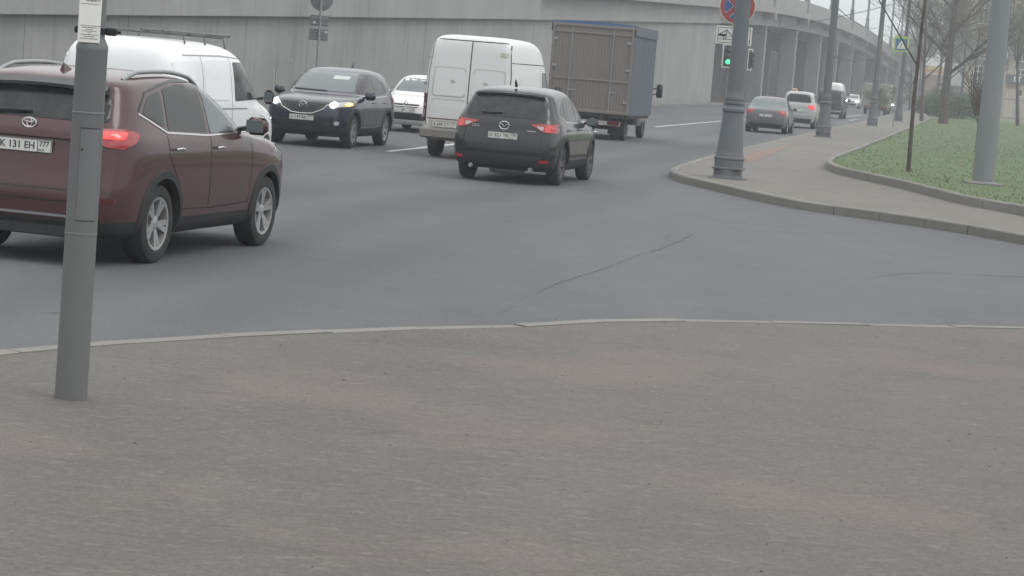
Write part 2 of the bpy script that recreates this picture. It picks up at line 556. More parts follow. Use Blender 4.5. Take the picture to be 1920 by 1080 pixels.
# ------------------------------------------------------------------ ground, street, pavements
sheet('ground', [(-900, -60, -.06), (1600, -60, -.06), (1600, 1400, -.06), (-900, 1400, -.06)], M['soil'])
road_pts = [(-60, 2, 0), (60, 2, 0), (60, 60, 0)]
road_pts = [(-70, -5, 0), (75, -5, 0), (75, 48, 0)]
edge_r = [SL(s, 1.5) for s in range(60, 640, 20)]
edge_l = [SL(s, 20.5) for s in range(620, 20, -20)]
sheet('road', [tuple(p) for p in road_pts] + [tuple(p) for p in edge_r] + [tuple(p) for p in edge_l] + [(-70, 40, 0)], M['road'])

# near pavement: its kerb follows the corner of the junction
near_px = [(-420, 705), (-200, 679), (0, 655), (160, 641), (340, 629), (560, 619), (760, 611), (980, 606), (1160, 597), (1400, 600), (1650, 606), (1920, 612), (2300, 622)]
near_line = smooth_line([G(x, y, KH) for x, y in near_px], .9)
near_line = [Vector((p.x, p.y, 0)) for p in near_line]
nk = tag(empty('kerb'), kind='structure')
kerb_run(nk, list(reversed(near_line)), w=.15, top=KH, jitter=.012)
back = [(12, 3, 0), (-12, 3, 0)]
inner = []
for i, p in enumerate(near_line):
    t = near_line[min(i + 1, len(near_line) - 1)] - near_line[max(i - 1, 0)]
    t.normalize()
    inner.append(p + Vector((t.y, -t.x, 0)) * .152)
slab('pavement', [tuple(p) for p in inner] + [(14, 2, 0), (-14, 2, 0)], -.1, KH - .004, M['walk'])

# far corner pavement
corner_px = [(2250, 512), (2080, 486), (1920, 459), (1800, 437), (1640, 413), (1500, 393), (1400, 372), (1320, 353), (1275, 342)]
cl = [G(x, y) for x, y in corner_px]
tip = [G(1256, 333), G(1262, 325.5)]
st = [G(1300, 312), G(1345, 298), G(1400, 284), G(1470, 266), G(1545, 248), G(1600, 235.5), G(1645, 223.5), G(1690, 211)]
near_c = smooth_line(cl + tip + st[:5], 1.0)
ck = tag(empty('kerb'), kind='structure')
kerb_run(ck, list(reversed(near_c)), w=.18, top=.15)
far_c = smooth_line(st[4:], 3.0)
kerb_run(ck, list(reversed(far_c)), w=.18, top=.15)
full_c = near_c + far_c[1:]
inner = []
for i, p in enumerate(full_c):
    t = full_c[min(i + 1, len(full_c) - 1)] - full_c[max(i - 1, 0)]
    t.normalize()
    inner.append(p + Vector((t.y, -t.x, 0)) * .182)
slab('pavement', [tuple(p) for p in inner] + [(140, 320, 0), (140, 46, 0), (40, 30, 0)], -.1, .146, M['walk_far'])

# red pavers by the road edge
rp = [G(1392, 292, .15), G(1432, 281, .15), G(1500, 268, .15), G(1468, 280, .15), G(1415, 303, .15), G(1388, 304, .15)]
sheet('paving_patch', [tuple(p) for p in rp], M['walk_red'], z=.1505)

# lawn, with its own low kerb
lawn_px = [(2250, 472), (2080, 443), (1920, 405), (1800, 382), (1700, 356), (1620, 338), (1570, 326), (1552, 318), (1549, 311), (1560, 304)]
lawn_px2 = [(1560, 304), (1600, 288), (1650, 267), (1700, 245), (1735, 229), (1760, 217)]
ll = smooth_line([G(x, y, .15) * 1.0 for x, y in lawn_px] , 1.0)
ll2 = smooth_line([G(x, y, .15) for x, y in lawn_px2], 2.0)
lk = tag(empty('kerb'), kind='structure')
lo_line = [Vector((p.x, p.y, 0)) for p in ll + ll2[1:]]
kerb_run(lk, list(reversed(lo_line)), w=.14, top=.32)
inner = []
for i, p in enumerate(lo_line):
    t = lo_line[min(i + 1, len(lo_line) - 1)] - lo_line[max(i - 1, 0)]
    t.normalize()
    inner.append(p + Vector((t.y, -t.x, 0)) * .142)
lawn_poly = [(p.x, p.y) for p in inner] + [(100, 225), (100, 60)]
slab('lawn', [(x, y, 0) for x, y in lawn_poly], .1, .27, M['grass'])

def inside(x, y, poly):
    r_ = False
    for (x1, y1), (x2, y2) in zip(poly, poly[1:] + poly[:1]):
        if (y1 > y) != (y2 > y) and x < (x2 - x1) * (y - y1) / (y2 - y1) + x1: r_ = not r_
    return r_

gm = MB()
rng = random.Random(3)
cnt = 0
while cnt < 18000:
    y = 38 + 150 * rng.random() ** 1.5
    x = rng.uniform(6, min(46, 7 + y * .24))
    if not inside(x, y, lawn_poly): continue
    cnt += 1
    a, h, w = rng.uniform(0, 6.28), rng.uniform(.012, .03) * (1 + y / 150), rng.uniform(.006, .016) * (1 + y / 150)
    dx, dy = math.cos(a) * w, math.sin(a) * w
    lx, ly = rng.uniform(-.04, .04), rng.uniform(-.04, .04)
    gm.add([(x - dx, y - dy, .265), (x + dx, y + dy, .265), (x + lx, y + ly, .27 + h)], [(0, 1, 2)])
tag(gm.build('grass', M['blade']), kind='stuff')

# grit, twigs and scraps on the near pavement and in the gutter
rng = random.Random(17)
gr = MB()
for i in range(1500):
    y = 8.0 + 9.5 * rng.random()
    x = rng.uniform(-3.4, 4.6)
    if rng.random() < .35:
        p = near_line[rng.randrange(len(near_line))]
        x, y = p.x + rng.gauss(0, .5), p.y + rng.gauss(-.35, .25)
    k = min(range(len(near_line)), key=lambda j: abs(near_line[j].x - x))
    z = KH - .004 if y < near_line[k].y - .1 else .0
    r_ = rng.uniform(.002, .007) * (1.5 if rng.random() < .03 else 1)
    a = rng.uniform(0, 6.28)
    st_ = rng.uniform(1, 2.6)
    v = [(x + r_ * st_ * math.cos(a), y + r_ * st_ * math.sin(a), z), (x + r_ * math.cos(a + 2), y + r_ * math.sin(a + 2), z), (x + r_ * math.cos(a + 4), y + r_ * math.sin(a + 4), z), (x, y, z + r_ * .8)]
    gr.add(v, [(0, 1, 3), (1, 2, 3), (2, 0, 3)], int(rng.random() < .3))
tag(gr.build('grit', [simple('pale_grit', (.20, .19, .17), .9), simple('dark_grit', (.07, .065, .058), .9)]), kind='stuff')

# lane markings
def marking(s0, s1, lat, w=.13):
    n = max(1, int((s1 - s0) / 4))
    m = MB()
    for i in range(n):
        a, b = s0 + (s1 - s0) * i / n, s0 + (s1 - s0) * (i + 1) / n
        m.quad(SL(a, lat - w / 2, .004), SL(b, lat - w / 2, .004), SL(b, lat + w / 2, .004), SL(a, lat + w / 2, .004))
    tag(m.build('lane_marking', M['line']), kind='structure')
def mark_px(a, b, w=.14):
    p, q = G(*a), G(*b)
    t = (q - p).normalized(); n = Vector((-t.y, t.x, 0)) * w / 2
    m = MB()
    m.quad(*[tuple(v + Vector((0, 0, .004))) for v in (p - n, q - n, q + n, p + n)])
    tag(m.build('lane_marking', M['line']), kind='structure')
mark_px((728, 284), (905, 264.5))
mark_px((1040, 252), (1120, 246))
mark_px((1228, 238), (1352, 227))
mark_px((1395, 223.5), (1480, 217))
mark_px((1588, 219), (1618, 215))
mark_px((1592, 225.5), (1606, 224.5), .3)
mark_px((1622, 228), (1632, 227), .3)

# cracks in the asphalt
def crack(px, w=.02, seed=1):
    rng = random.Random(seed)
    hz_ = 0.0 if max(y for x, y in px) < 700 else KH - .004
    line = smooth_line([G(x, y, hz_) for x, y in px], .12)
    m = MB()
    prev = None
    for i, p in enumerate(line):
        q = p + Vector((rng.uniform(-.02, .02), rng.uniform(-.05, .05), 0)) * min(1, w / .02)
        ww = w * rng.uniform(.3, 1.3)
        cur = (q + Vector((0, -ww, .003)), q + Vector((0, ww, .003)))
        if prev and rng.random() > (.08 + .5 * (math.sin(i * .11 + seed) > .35)): m.quad(prev[0], cur[0], cur[1], prev[1])
        prev = cur
    tag(m.build('road_crack', M['crack']), kind='structure')
M['crack'] = simple('crack_fill', (.068, .068, .070), .95)
M['seal'] = simple('dusty_seam', (.19, .185, .17), .95)
crack([(945, 585), (1000, 552), (1060, 527), (1130, 505), (1190, 482)], .016, 1)
crack([(1190, 482), (1240, 466), (1300, 440)], .035, 2)
crack([(1085, 518), (1110, 530), (1150, 536)], .01, 21)
crack([(1215, 474), (1240, 480), (1262, 478)], .012, 22)
crack([(1265, 455), (1250, 445), (1262, 436)], .02, 23)
crack([(560, 338), (640, 325), (720, 316), (840, 304)], .03, 3)
crack([(1640, 520), (1720, 512), (1800, 514), (1930, 520)], .015, 4)
def seam(px, w, seed):
    k = M['crack']; M['crack'] = M['seal']; crack(px, w, seed); M['crack'] = k
crack([(1735, 1066), (1790, 1000), (1850, 940), (1935, 868)], .0022, 14)
seam([(1040, 531), (1100, 512), (1170, 486)], .035, 8)

# ------------------------------------------------------------------ viaduct: retaining wall, then bridge
S_END = 181.6
def edge(Y):
    """near edge of the viaduct in plan, by depth"""
    if Y <= S_END: x = 14.75 + (Y - S_END) * math.tan(R(11.0))
    else: x = 14.75 + (Y - S_END) * math.tan(R(13.0))
    return Vector((x, Y, 0))
PT = ([0, 47.7, 73.5, 108, 181.6, 203, 233, 265, 297, 323, 345, 383, 440, 520, 620], [3.65, 5.22, 6.09, 7.21, 9.5, 10.15, 10.8, 11.15, 11.1, 10.8, 10.3, 9.2, 7.4, 5.0, 2.5])
def ptop(Y): return float(pchip(PT[0], PT[1], [Y])[0])
def perp(Y):
    a = R(11.0) if Y < S_END else R(13.0)
    return Vector((-math.cos(a), math.sin(a), 0))      # away from the street

def strip_block(y0, y1, off0, off1, b, t, name, mat, parent, gap=.008):
    """block between depths y0..y1, offsets off0..off1 from the edge (positive = away from street), bottom/top below parapet top or absolute"""
    m = MB()
    ys = (y0 + gap, y1 - gap)
    v = []
    for y in ys:
        n = perp((y0 + y1) / 2); e = edge(y); h = ptop(y)
        for o in (off0, off1):
            for q in (b, t):
                z = h - q if q >= 0 else -q - 100
                p = e + n * o
                v.append((p.x, p.y, z))
    f = [(0, 1, 3, 2), (4, 6, 7, 5), (0, 4, 5, 1), (2, 3, 7, 6), (1, 5, 7, 3), (0, 2, 6, 4)]
    m.add(v, f)
    return m.build(name, mat, parent)

wall = tag(empty('retaining_wall', (0, 0, 0)), 'long grey concrete retaining wall rising to the right behind the traffic', 'wall')
GROUND = -100.3                      # code for absolute height 0.3 m below street
y = 22.0
rng = random.Random(5)
while y < S_END - .5:
    y1 = min(y + 3.0, S_END)
    strip_block(y, y1, rng.uniform(-.006, .006), .5, -99.8, 3.0, 'wall_panel', M['wall'], wall)
    y = y1
y = 22.0
while y < S_END - .5:
    y1 = min(y + 6.0, S_END)
    strip_block(y, y1, -.22, .5, 3.002, 1.75, 'cornice_block', M['band'], wall)
    y = y1
y = 22.0
while y < S_END - .5:
    y1 = min(y + 12.0, S_END)
    strip_block(y, y1, -.75 if y > 105 else -.35, .6, 1.748, .0, 'parapet_block', M['band'], wall, .012)
    y = y1
m = MB()                                            # fill behind the panels
for (a, b) in ((22, 80), (80, 140), (140, S_END - .02)):
    n = perp(a)
    v = []
    for yy in (a, b):
        for o in (.502, 18):
            for z in (-.3, ptop(yy) - 1.2):
                p = edge(yy) + n * o
                v.append((p.x, p.y, z))
    m.add(v, [(0, 1, 3, 2), (4, 6, 7, 5), (0, 4, 5, 1), (2, 3, 7, 6), (1, 5, 7, 3), (0, 2, 6, 4)])
m.build('embankment_core', M['wall'], wall)
# white drips and streaks left by de-icing salt, near the parked-sign end
for x0, y0, y1, w in ((513, 128, 172, 2.2), (518, 134, 165, 1.5), (546, 108, 116, 2.5), (545, 121, 128, 2.0), (522, 150, 168, 1.2)):
    Yw = 55.5
    def wp(px, py):
        # intersect the ray with the wall face
        d = ray(px, py); n = perp(50); e = edge(50)
        t = n.dot(e - Vector((0, 0, 0))) / n.dot(Vector((d.x, d.y, 0)))
        return Vector((d.x * t, d.y * t, CAM_H + d.z * t)) - n * .012
    mm = MB()
    mm.quad(wp(x0 - w / 2, y0), wp(x0 + w * .3, y0), wp(x0 + w * .1, y1), wp(x0 - w * .7, y1))
    mm.build('salt_streak', M['white_salt'] if 'white_salt' in M else M.setdefault('white_salt', simple('salt_streak', (.42, .42, .40), .9)), wall)

bridge = tag(empty('bridge', tuple(edge(S_END))), 'curved grey concrete road bridge on wall piers beyond the retaining wall', 'bridge')
bridge.location = (0, 0, 0)
BE = 520.0
def ribbon(name, prof, y0, y1, step, mat, parent):
    """sweep a profile of (offset, drop below parapet top) along the viaduct edge"""
    ys = [y0 + (y1 - y0) * i / max(1, int((y1 - y0) / step)) for i in range(int((y1 - y0) / step) + 1)]
    m = MB(); k = len(prof); v = []; f = []
    for yy in ys:
        e, n, h = edge(yy), perp(yy), ptop(yy)
        for o, q in prof:
            p = e + n * o
            v.append((p.x, p.y, h - q))
    for i in range(len(ys) - 1):
        for j in range(k):
            j2 = (j + 1) % k
            f.append((i * k + j, i * k + j2, (i + 1) * k + j2, (i + 1) * k + j))
    f += [tuple(range(k)), tuple((len(ys) - 1) * k + j for j in range(k - 1, -1, -1))]
    m.add(v, f)
    return m.build(name, mat, parent)
W = 16.0
ribbon('deck_slab', [(-.70, 1.2), (W + .7, 1.2), (W + .7, 1.75), (-.70, 1.75)], S_END + .02, BE, 10, M['bridge'], bridge)
for o in (.35, 3.4, 6.5, 9.5, 12.6, 15.4):
    ribbon('girder', [(o, 1.753), (o + .55, 1.753), (o + .55, 3.0), (o, 3.0)], S_END + .03, BE, 10, M['bridge'], bridge)
ribbon('parapet', [(W + .35, 0), (W + .65, 0), (W + .65, 1.197), (W + .35, 1.197)], S_END + .02, BE, 10, M['bridge'], bridge)
LAMPS_Y = [S_END + 3, 213, 241.6, 268.8, 296, 321, 347, 370, 394]
yy = S_END + .02
prev = None
while yy < BE - 5:
    ribbon('parapet_panel', [(-.52, 0), (-.22, 0), (-.22, 1.197), (-.52, 1.197)], yy + .02, min(yy + 7.9, BE), 3.9, M['bridge'], bridge)
    yy += 7.92
def on_edge(yv, off, z): 
    p = edge(yv) + perp(yv) * off
    return Vector((p.x, p.y, z))
for ly in LAMPS_Y[1:]:
    a = math.atan2(perp(ly).y, perp(ly).x)
    m = MB(); c = on_edge(ly, -.42, ptop(ly) - .58); m.box(c, (.62, 1.1, 1.42), a); m.build('pilaster', M['bridge'], bridge)
    m = MB(); c = on_edge(ly, -.30, ptop(ly) - 2.05); m.box(c, (1.0, 1.0, .60), a); m.build('bracket', M['bridge'], bridge)
    m = MB(); c = on_edge(ly + 12, .30, ptop(ly + 12) - 2.38); m.box(c, (.25, .5, 1.24), a); m.build('stiffener', M['bridge'], bridge)
for py in (216, 242, 267.7, 289, 311, 333, 356, 380, 404):
    a = math.atan2(perp(py).y, perp(py).x)
    z1 = ptop(py) - 3.01
    m = MB()
    for o in (.4, 6.2, 11.6):
        c = on_edge(py, o + .8, z1 / 2 - .1); m2 = MB(); m2.box(c, (1.7, .9, z1 + .2), a, bev=.06); m2.build('pier', M['pier'], bridge)
# far side of the underpass: an added wall, coloured dark for the shade
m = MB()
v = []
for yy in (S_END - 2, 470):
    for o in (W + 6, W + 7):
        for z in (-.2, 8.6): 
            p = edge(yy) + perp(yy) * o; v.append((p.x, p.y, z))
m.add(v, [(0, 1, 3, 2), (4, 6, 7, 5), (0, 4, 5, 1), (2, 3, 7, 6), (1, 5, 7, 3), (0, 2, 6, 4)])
tag(m.build('added_underpass_wall', simple('underpass_shade', (.035, .04, .048), .9, var=.3, scale=.3)), 'added dark wall closing the underpass beyond the piers, shade painted in', 'wall')
# low kerb and guard rail along the foot of the wall
wk = tag(empty('kerb'), kind='structure')
wl = [edge(yv) - perp(yv) * .9 for yv in range(24, 420, 6)]
kerb_run(wk, [Vector((p.x, p.y, 0)) for p in wl], w=.5, top=.16)

# ------------------------------------------------------------------ posts, lamps, signs
def lathe_obj(name, prof, mat, parent, seg=24, smooth=35):
    m = MB(); m.lathe(prof, seg); return m.build(name, mat, parent, smooth)

IRON_PROF = [(.30, 0), (.30, .04), (.285, .06), (.285, .36), (.30, .38), (.30, .41), (.275, .43), (.275, .47), (.26, .50), (.255, .55),
             (.195, 1.28), (.225, 1.31), (.225, 1.36), (.19, 1.385), (.175, 1.43), (.195, 1.45), (.195, 1.49), (.175, 1.51), (.19, 1.53), (.19, 1.58), (.17, 1.62), (.165, 1.7)]
def make_iron_lamp(h=9.2):
    t = empty('street_lamp')
    lathe_obj('pedestal', IRON_PROF, M['iron'], t)
    lathe_obj('shaft', [(.165, 1.702), (.15, 3.2), (.135, 5.5), (.11, h - .2), (.13, h - .15), (.13, h), (.05, h + .12)], M['iron'], t)
    m = MB(); m.box((-.0, -.0, .2), (.585, .585, .04), bev=.01); m.box((0, 0, .012), (.68, .68, .03), bev=.008); m.build('base_plate', M['iron'], t)
    m = MB(); m.tube([(0, 0, h - .1), (-.5, 0, h + .35), (-1.3, 0, h + .55), (-2.0, 0, h + .55)], .04, 8); m.build('arm', M['iron'], t, 40)
    m = MB(); m.tube([(-1.9, 0, h + .53), (-2.2, 0, h + .52), (-2.6, 0, h + .5)], [.06, .13, .05], 10); m.build('lamp_head', M['iron'], t, 40)
    return t
proto_lamp = make_iron_lamp()
lamp_specs = [((1364, 334), 'tall grey cast-iron street lamp on the pavement corner, no-stopping sign behind it'),
              ((1543, 257), 'second grey cast-iron street lamp from the pavement corner, beside the silver minivan'),
              ((1635, 236), 'third grey cast-iron street lamp from the corner, by the drooping bush'),
              ((1684, 227), 'fourth and farthest grey cast-iron street lamp along the pavement edge')]
for i, ((px, py), lab) in enumerate(lamp_specs):
    o = proto_lamp if i == 0 else copy_tree(proto_lamp)
    o.location = G(px, py, .15)
    o.location.z = .146
    o.rotation_euler.z = R(-12)
    tag(o, lab, 'street lamp', 'cast-iron street lamps on the pavement')

# lamps standing on the bridge parapet
def make_bridge_lamp():
    t = empty('bridge_lamp')
    lathe_obj('shaft', [(.30, 0), (.30, .5), (.24, .6), (.24, 1.1), (.27, 1.15), (.27, 1.3), (.17, 1.4), (.14, 6), (.11, 8.6)], M['iron'], t, 12)
    m = MB(); m.tube([(0, 0, 8.5), (-.8, 0, 9.1), (-1.8, 0, 9.2)], .06, 6); m.build('arm', M['iron'], t)
    m = MB(); m.tube([(-1.7, 0, 9.2), (-2.0, 0, 9.18), (-2.4, 0, 9.15)], [.08, .15, .06], 8); m.build('lamp_head', M['iron'], t)
    return t
pl = make_bridge_lamp()
ords = ['nearest', 'second', 'third', 'fourth', 'fifth', 'sixth', 'farthest']
for i, ly in enumerate(LAMPS_Y[2:]):
    o = pl if i == 0 else copy_tree(pl)
    o.location = on_edge(ly, -.40, ptop(ly) + .132)
    tag(o, f'{ords[i]} of the slim lamp posts standing along the bridge parapet', 'lamp post', 'lamp posts on the bridge parapet')

# near steel post at the left
LP = G(133, 745, KH); LP.z = KH - .004
post = tag(empty('lamp_post', LP), 'grey steel post with access door and white notice, near the kerb', 'post')
lathe_obj('lower_tube', [(.084, 0), (.082, .5), (.080, 1.80), (.0815, 1.805), (.0815, 1.825), (.062, 1.868)], M['post'], post, 40)
lathe_obj('upper_tube', [(.0605, 1.865), (.058, 3.2), (.05, 7.5)], M['post'], post, 32)
for zc in (.862, 1.485):
    lathe_obj('seam_ring', [(.0812, zc - .006), (.0835, zc - .003), (.0835, zc + .003), (.0812, zc + .006)], M['post'], post, 32)
def curved_panel(r0, a0, a1, z0, z1, name, mat, parent, n=10, thick=.004):
    m = MB(); v, f = [], []
    for i in range(n + 1):
        a = a0 + (a1 - a0) * i / n
        for r_ in (r0, r0 + thick):
            for z in (z0, z1): v.append((r_ * math.cos(a), r_ * math.sin(a), z))
    for i in range(n):
        b = i * 4
        f += [(b + 2, b + 3, b + 7, b + 6), (b + 1, b + 5, b + 7, b + 3), (b, b + 2, b + 6, b + 4)]
    f += [(0, 1, 3, 2), (n * 4, n * 4 + 2, n * 4 + 3, n * 4 + 1)]
    m.add(v, f)
    return m.build(name, mat, parent, 35)
va = math.atan2(-LP.y, -LP.x)                   # towards the camera
curved_panel(.0775, va - .42, va + .95, .93, 1.41, 'access_door_gap', M['trim'], post)
dr = curved_panel(.0785, va - .39, va + .92, .936, 1.404, 'access_door', M['post'], post, thick=.0045)
m = MB(); m.tube([(.083 * math.cos(va - .25), .083 * math.sin(va - .25), 1.30), (.087 * math.cos(va - .25), .087 * math.sin(va - .25), 1.30)], .006, 8); m.build('lock', M['trim'], dr)
# clamp and notice
m = MB(); m.lathe([(.066, 1.89), (.066, 1.92)], 24); m.build('clamp_band', M['plastic'], post, 35)
pr = Vector((-math.sin(va), math.cos(va), 0))     # image right seen from the camera
fw = Vector((math.cos(va), math.sin(va), 0))
m = MB(); m.box(pr * .09 + Vector((0, 0, 1.905)), (.06, .05, .04), va + R(90), bev=.008); m.build('clamp_lug', M['plastic'], post)
m = MB(); m.box(pr * -.075 + Vector((0, 0, 1.905)), (.04, .04, .035), va + R(90), bev=.006); m.build('clamp_lug', M['plastic'], post)
m = MB(); m.tube([pr * .10 + Vector((0, 0, 1.905)), pr * .14 + Vector((0, 0, 1.905))], .008, 6); m.build('clamp_bolt', M['plastic'], post)
notice = empty('notice_plate'); notice.parent = post
notice.location = fw * .075 - pr * .021 + Vector((0, 0, 1.842))
notice.rotation_euler = (0, 0, va + R(90))
m = MB(); m.box((0, 0, .19), (.112, .005, .38), bev=.002); m.build('board', M['white'], notice)

_txt = {}
def text_mesh(s, size, mat, align='CENTER', bold=0.0, sx=1.0):
    key = (s, size, mat.name, align, bold, sx)
    if key in _txt: return _txt[key]
    cu = bpy.data.curves.new('lettering', 'FONT')
    cu.body, cu.size, cu.align_x, cu.align_y = s, size, align, 'CENTER'
    cu.offset = bold
    cu.extrude = .0008
    cu.resolution_u = 3
    o = bpy.data.objects.new('lettering', cu); col.objects.link(o)
    dg = bpy.context.evaluated_depsgraph_get()
    me = bpy.data.meshes.new_from_object(o.evaluated_get(dg))
    bpy.data.objects.remove(o); bpy.data.curves.remove(cu)
    if sx != 1.0:
        for v in me.vertices: v.co.x *= sx
    me.materials.clear(); me.materials.append(mat)
    me.name = 'lettering'
    _txt[key] = me
    return me
def put_text(s, size, mat, parent, loc, facing, name='lettering', **k):
    """facing: '-y' (towards -y), 'x-' rear of a car, 'x+' front of a car"""
    o = link(name, text_mesh(s, size, mat, **k), parent)
    if facing == '-y': rot = Matrix(((1, 0, 0), (0, 0, -1), (0, 1, 0)))
    elif facing == 'x-': rot = Matrix(((0, 0, -1), (-1, 0, 0), (0, 1, 0)))
    else: rot = Matrix(((0, 0, 1), (1, 0, 0), (0, 1, 0)))
    o.matrix_local = Matrix.Translation(loc) @ rot.to_4x4()
    return o
put_text('3289', .036, M['grey_txt'], notice, (.014, -.0035, .222), '-y', bold=.0006)
m = MB()
rng = random.Random(11)
def scribble(m, cx, z, w, h=.0034, y=-.0032):
    """a line of print too small to read"""
    x = cx - w / 2
    while x < cx + w / 2:
        L = rng.uniform(.004, .014)
        m.box((x + L / 2, y, z), (L, .001, h))
        x += L + .0025
scribble(m, .0, .196, .09, .003)
for z, w in ((.086, .088), (.077, .072), (.068, .032), (.059, .072), (.050, .012), (.041, .08), (.031, .055), (.021, .088)):
    scribble(m, .0, z, w)
m.build('small_print', M['grey_txt'], notice)

# sign post seen from behind, by the wall
SP = G(594, 240); 
sp_Y = 68.0
bp_ = P(594, 125, sp_Y); tp_ = P(608, 2, sp_Y)
sb = tag(empty('sign_post', (bp_.x, bp_.y, 0)), 'grey sign post seen from behind, round and two oblong plates', 'road sign')
zt = lambda px, py: P(px, py, sp_Y).z
m = MB(); m.tube([(0, 0, -.1), (0, 0, zt(608, 2) + .6)], .038, 10); m.build('pole', M['steel'], sb, 40)
m = MB(); m.lathe([(.33, -.008), (.35, 0), (.35, .012)], 32, 'y', (0, .05, zt(607, 0) + .02)); m.build('round_plate', M['sign_back'], sb, 30)
for (px, py, w, h) in ((601.5, 39, .56, .32), (598, 65, .56, .34)):
    m = MB(); m.box((-.02, .05, zt(px, py)), (w, .012, h), bev=.005); pp = m.build('oblong_plate', M['sign_back'], sb)
    m = MB(); m.box((-.02, .035, zt(px, py) + h * .28), (w * .9, .012, .025)); m.box((-.02, .035, zt(px, py) - h * .28), (w * .9, .012, .025)); m.build('stiffener', M['steel'], pp)
    m = MB(); m.box((-.17 if h < .33 else .2, .041, zt(px, py) + (-.07 if h < .33 else .09)), (.08, .003, .07)); m.build('sticker', M['white'], pp)

# no-stopping sign with tow-away plate, just behind the first lamp
SY = G(1360, 334, .15).y + .55
c0 = P(1383, 12, SY)
sg = tag(empty('no_stopping_sign', (c0.x, c0.y, .146)), 'round blue and red no-stopping sign over white tow-away plate behind lamp', 'road sign')
z0 = c0.z - .146
m = MB(); m.tube([(0, .06, 0), (0, .06, z0 + .45)], .035, 10); m.build('pole', M['steel'], sg, 40)
def disc(parent, name, mat, r_, yy, zz, thick=.004, seg=40):
    m = MB(); m.lathe([(r_, 0), (r_, thick)], seg, 'y', (0, yy - thick, zz)); return m.build(name, mat, parent, 30)
disc(sg, 'rim', M['white'], .35, 0.0, z0)
disc(sg, 'red_ring', M['sign_red'], .338, -.004, z0)
for k in range(4):
    a0 = R(45 + 90 * k)
    pts = []
    w = .047
    # quarter sector of the blue field, inset by the cross arms
    ra = .255
    da = math.asin(w / ra)
    for i in range(13):
        a = a0 + da + (R(90) - 2 * da) * i / 12
        pts.append((ra * math.cos(a), ra * math.sin(a)))
    am = a0 + R(45)
    q = w * math.sqrt(2)
    pts.append((q * math.cos(am), q * math.sin(am)))
    for nm, mt, grow, yy in (('white_edge', M['white'], 1.0, -.010), ('blue_quarter', M['sign_blue'], .93, -.013)):
        cx = sum(p[0] for p in pts) / len(pts); cz = sum(p[1] for p in pts) / len(pts)
        g = 1.0 if grow == 1.0 else .93
        m = MB(); m.prism([(cx + (x - cx) * g, cz + (z - cz) * g) for x, z in pts], 0, .003)
        m.v = [(x, yy + .003 - z_, z0 + y_) for x, y_, z_ in m.v]
        m.build(nm, mt, sg)
tz = P(1379, 67, SY).z - .146
m = MB(); m.box((-.02, 0, tz), (.70, .010, .36), bev=.004); tp = m.build('tow_plate', M['white'], sg)
m = MB()
for a, b in (((-.335, .145), (.295, .145)), ((-.335, -.145), (.295, -.145)), ((-.335, -.145), (-.335, .145)), ((.295, -.145), (.295, .145)), ((-.335, -.085), (.295, -.085))):
    m.tube([(a[0] , -.006, tz + a[1]), (b[0], -.006, tz + b[1])], .005, 5)
# tow-truck pictogram: crane jib, truck rear, wheel, hooked car
m.tube([(-.32, -.006, tz + .0), (-.17, -.006, tz + .10), (-.05, -.006, tz - .02)], .008, 5)
m.tube([(-.17, -.006, tz + .10), (-.17, -.006, tz + .03)], .007, 5)
m.tube([(-.20 + .03 * math.cos(a), -.006, tz - .045 + .03 * math.sin(a)) for a in [i * math.pi / 6 for i in range(12)]], .007, 5, closed=True)
m.build('pictogram_line', M['black_txt'], tp)
m = MB()
def flat(m, pts, y0=-.0085):
    q = MB(); q.prism(pts, 0, .003); m.add([(x, y0 + z_, tz + y_) for x, y_, z_ in q.v], q.f)
flat(m, [(-.325, .015), (-.19, .015), (-.165, .03), (-.165, -.025), (-.325, -.025)])
flat(m, [(-.02, .0), (.06, .07), (.15, .06), (.205, -.03), (.18, -.06), (.02, -.03)])
m.build('pictogram_fill', M['black_txt'], tp)
m = MB(); m.box((0.0, .02, tz + .205), (.18, .03, .035)); m.build('bracket', M['yellow'], sg)

# pair of traffic signals under the bridge
def signal(px, py, Yd, label, lit, rz):
    b = P(px, py, Yd)
    t = tag(empty('traffic_signal', (b.x, b.y, 0), rz), label, 'traffic light', 'traffic signals by the underpass')
    m = MB(); m.tube([(0, .25, -.05), (0, .25, b.z + .2)], .06, 8); m.build('pole', M['iron'], t, 40)
    m = MB(); m.box((0, 0, b.z + .32), (.32, .25, .95), bev=.03); m.build('housing', M['trim'], t)
    m = MB()
    for dx in (-.32, .32): m.box((dx, .13, b.z + .32), (.07, .02, 1.25))
    for dz in (-.30, .95): m.box((0, .13, b.z + dz), (.70, .02, .07))
    m.build('backboard_border', M['white'], t)
    m = MB(); m.box((0, .142, b.z + .32), (.64, .01, 1.2)); m.build('backboard', M['trim'], t)
    for k, (mt) in enumerate((M['green_lit'] if lit else M['trim'], M['trim'], M['trim'])):
        m = MB(); m.lathe([(.125, 0), (.10, .03), (.03, .045)], 20, 'y', (0, 0, 0))
        m.v = [(x, -y_ - .125, z + b.z + k * .31) for x, y_, z in m.v]
        m.build('lens', mt, t, 40)
    return t
signal(1365, 116, 125.0, 'traffic signal showing green, left of the corner lamp post', True, R(-8))
signal(1409, 122, 140.0, 'unlit traffic signal with white-edged backboard, right of the corner lamp post', False, R(62))

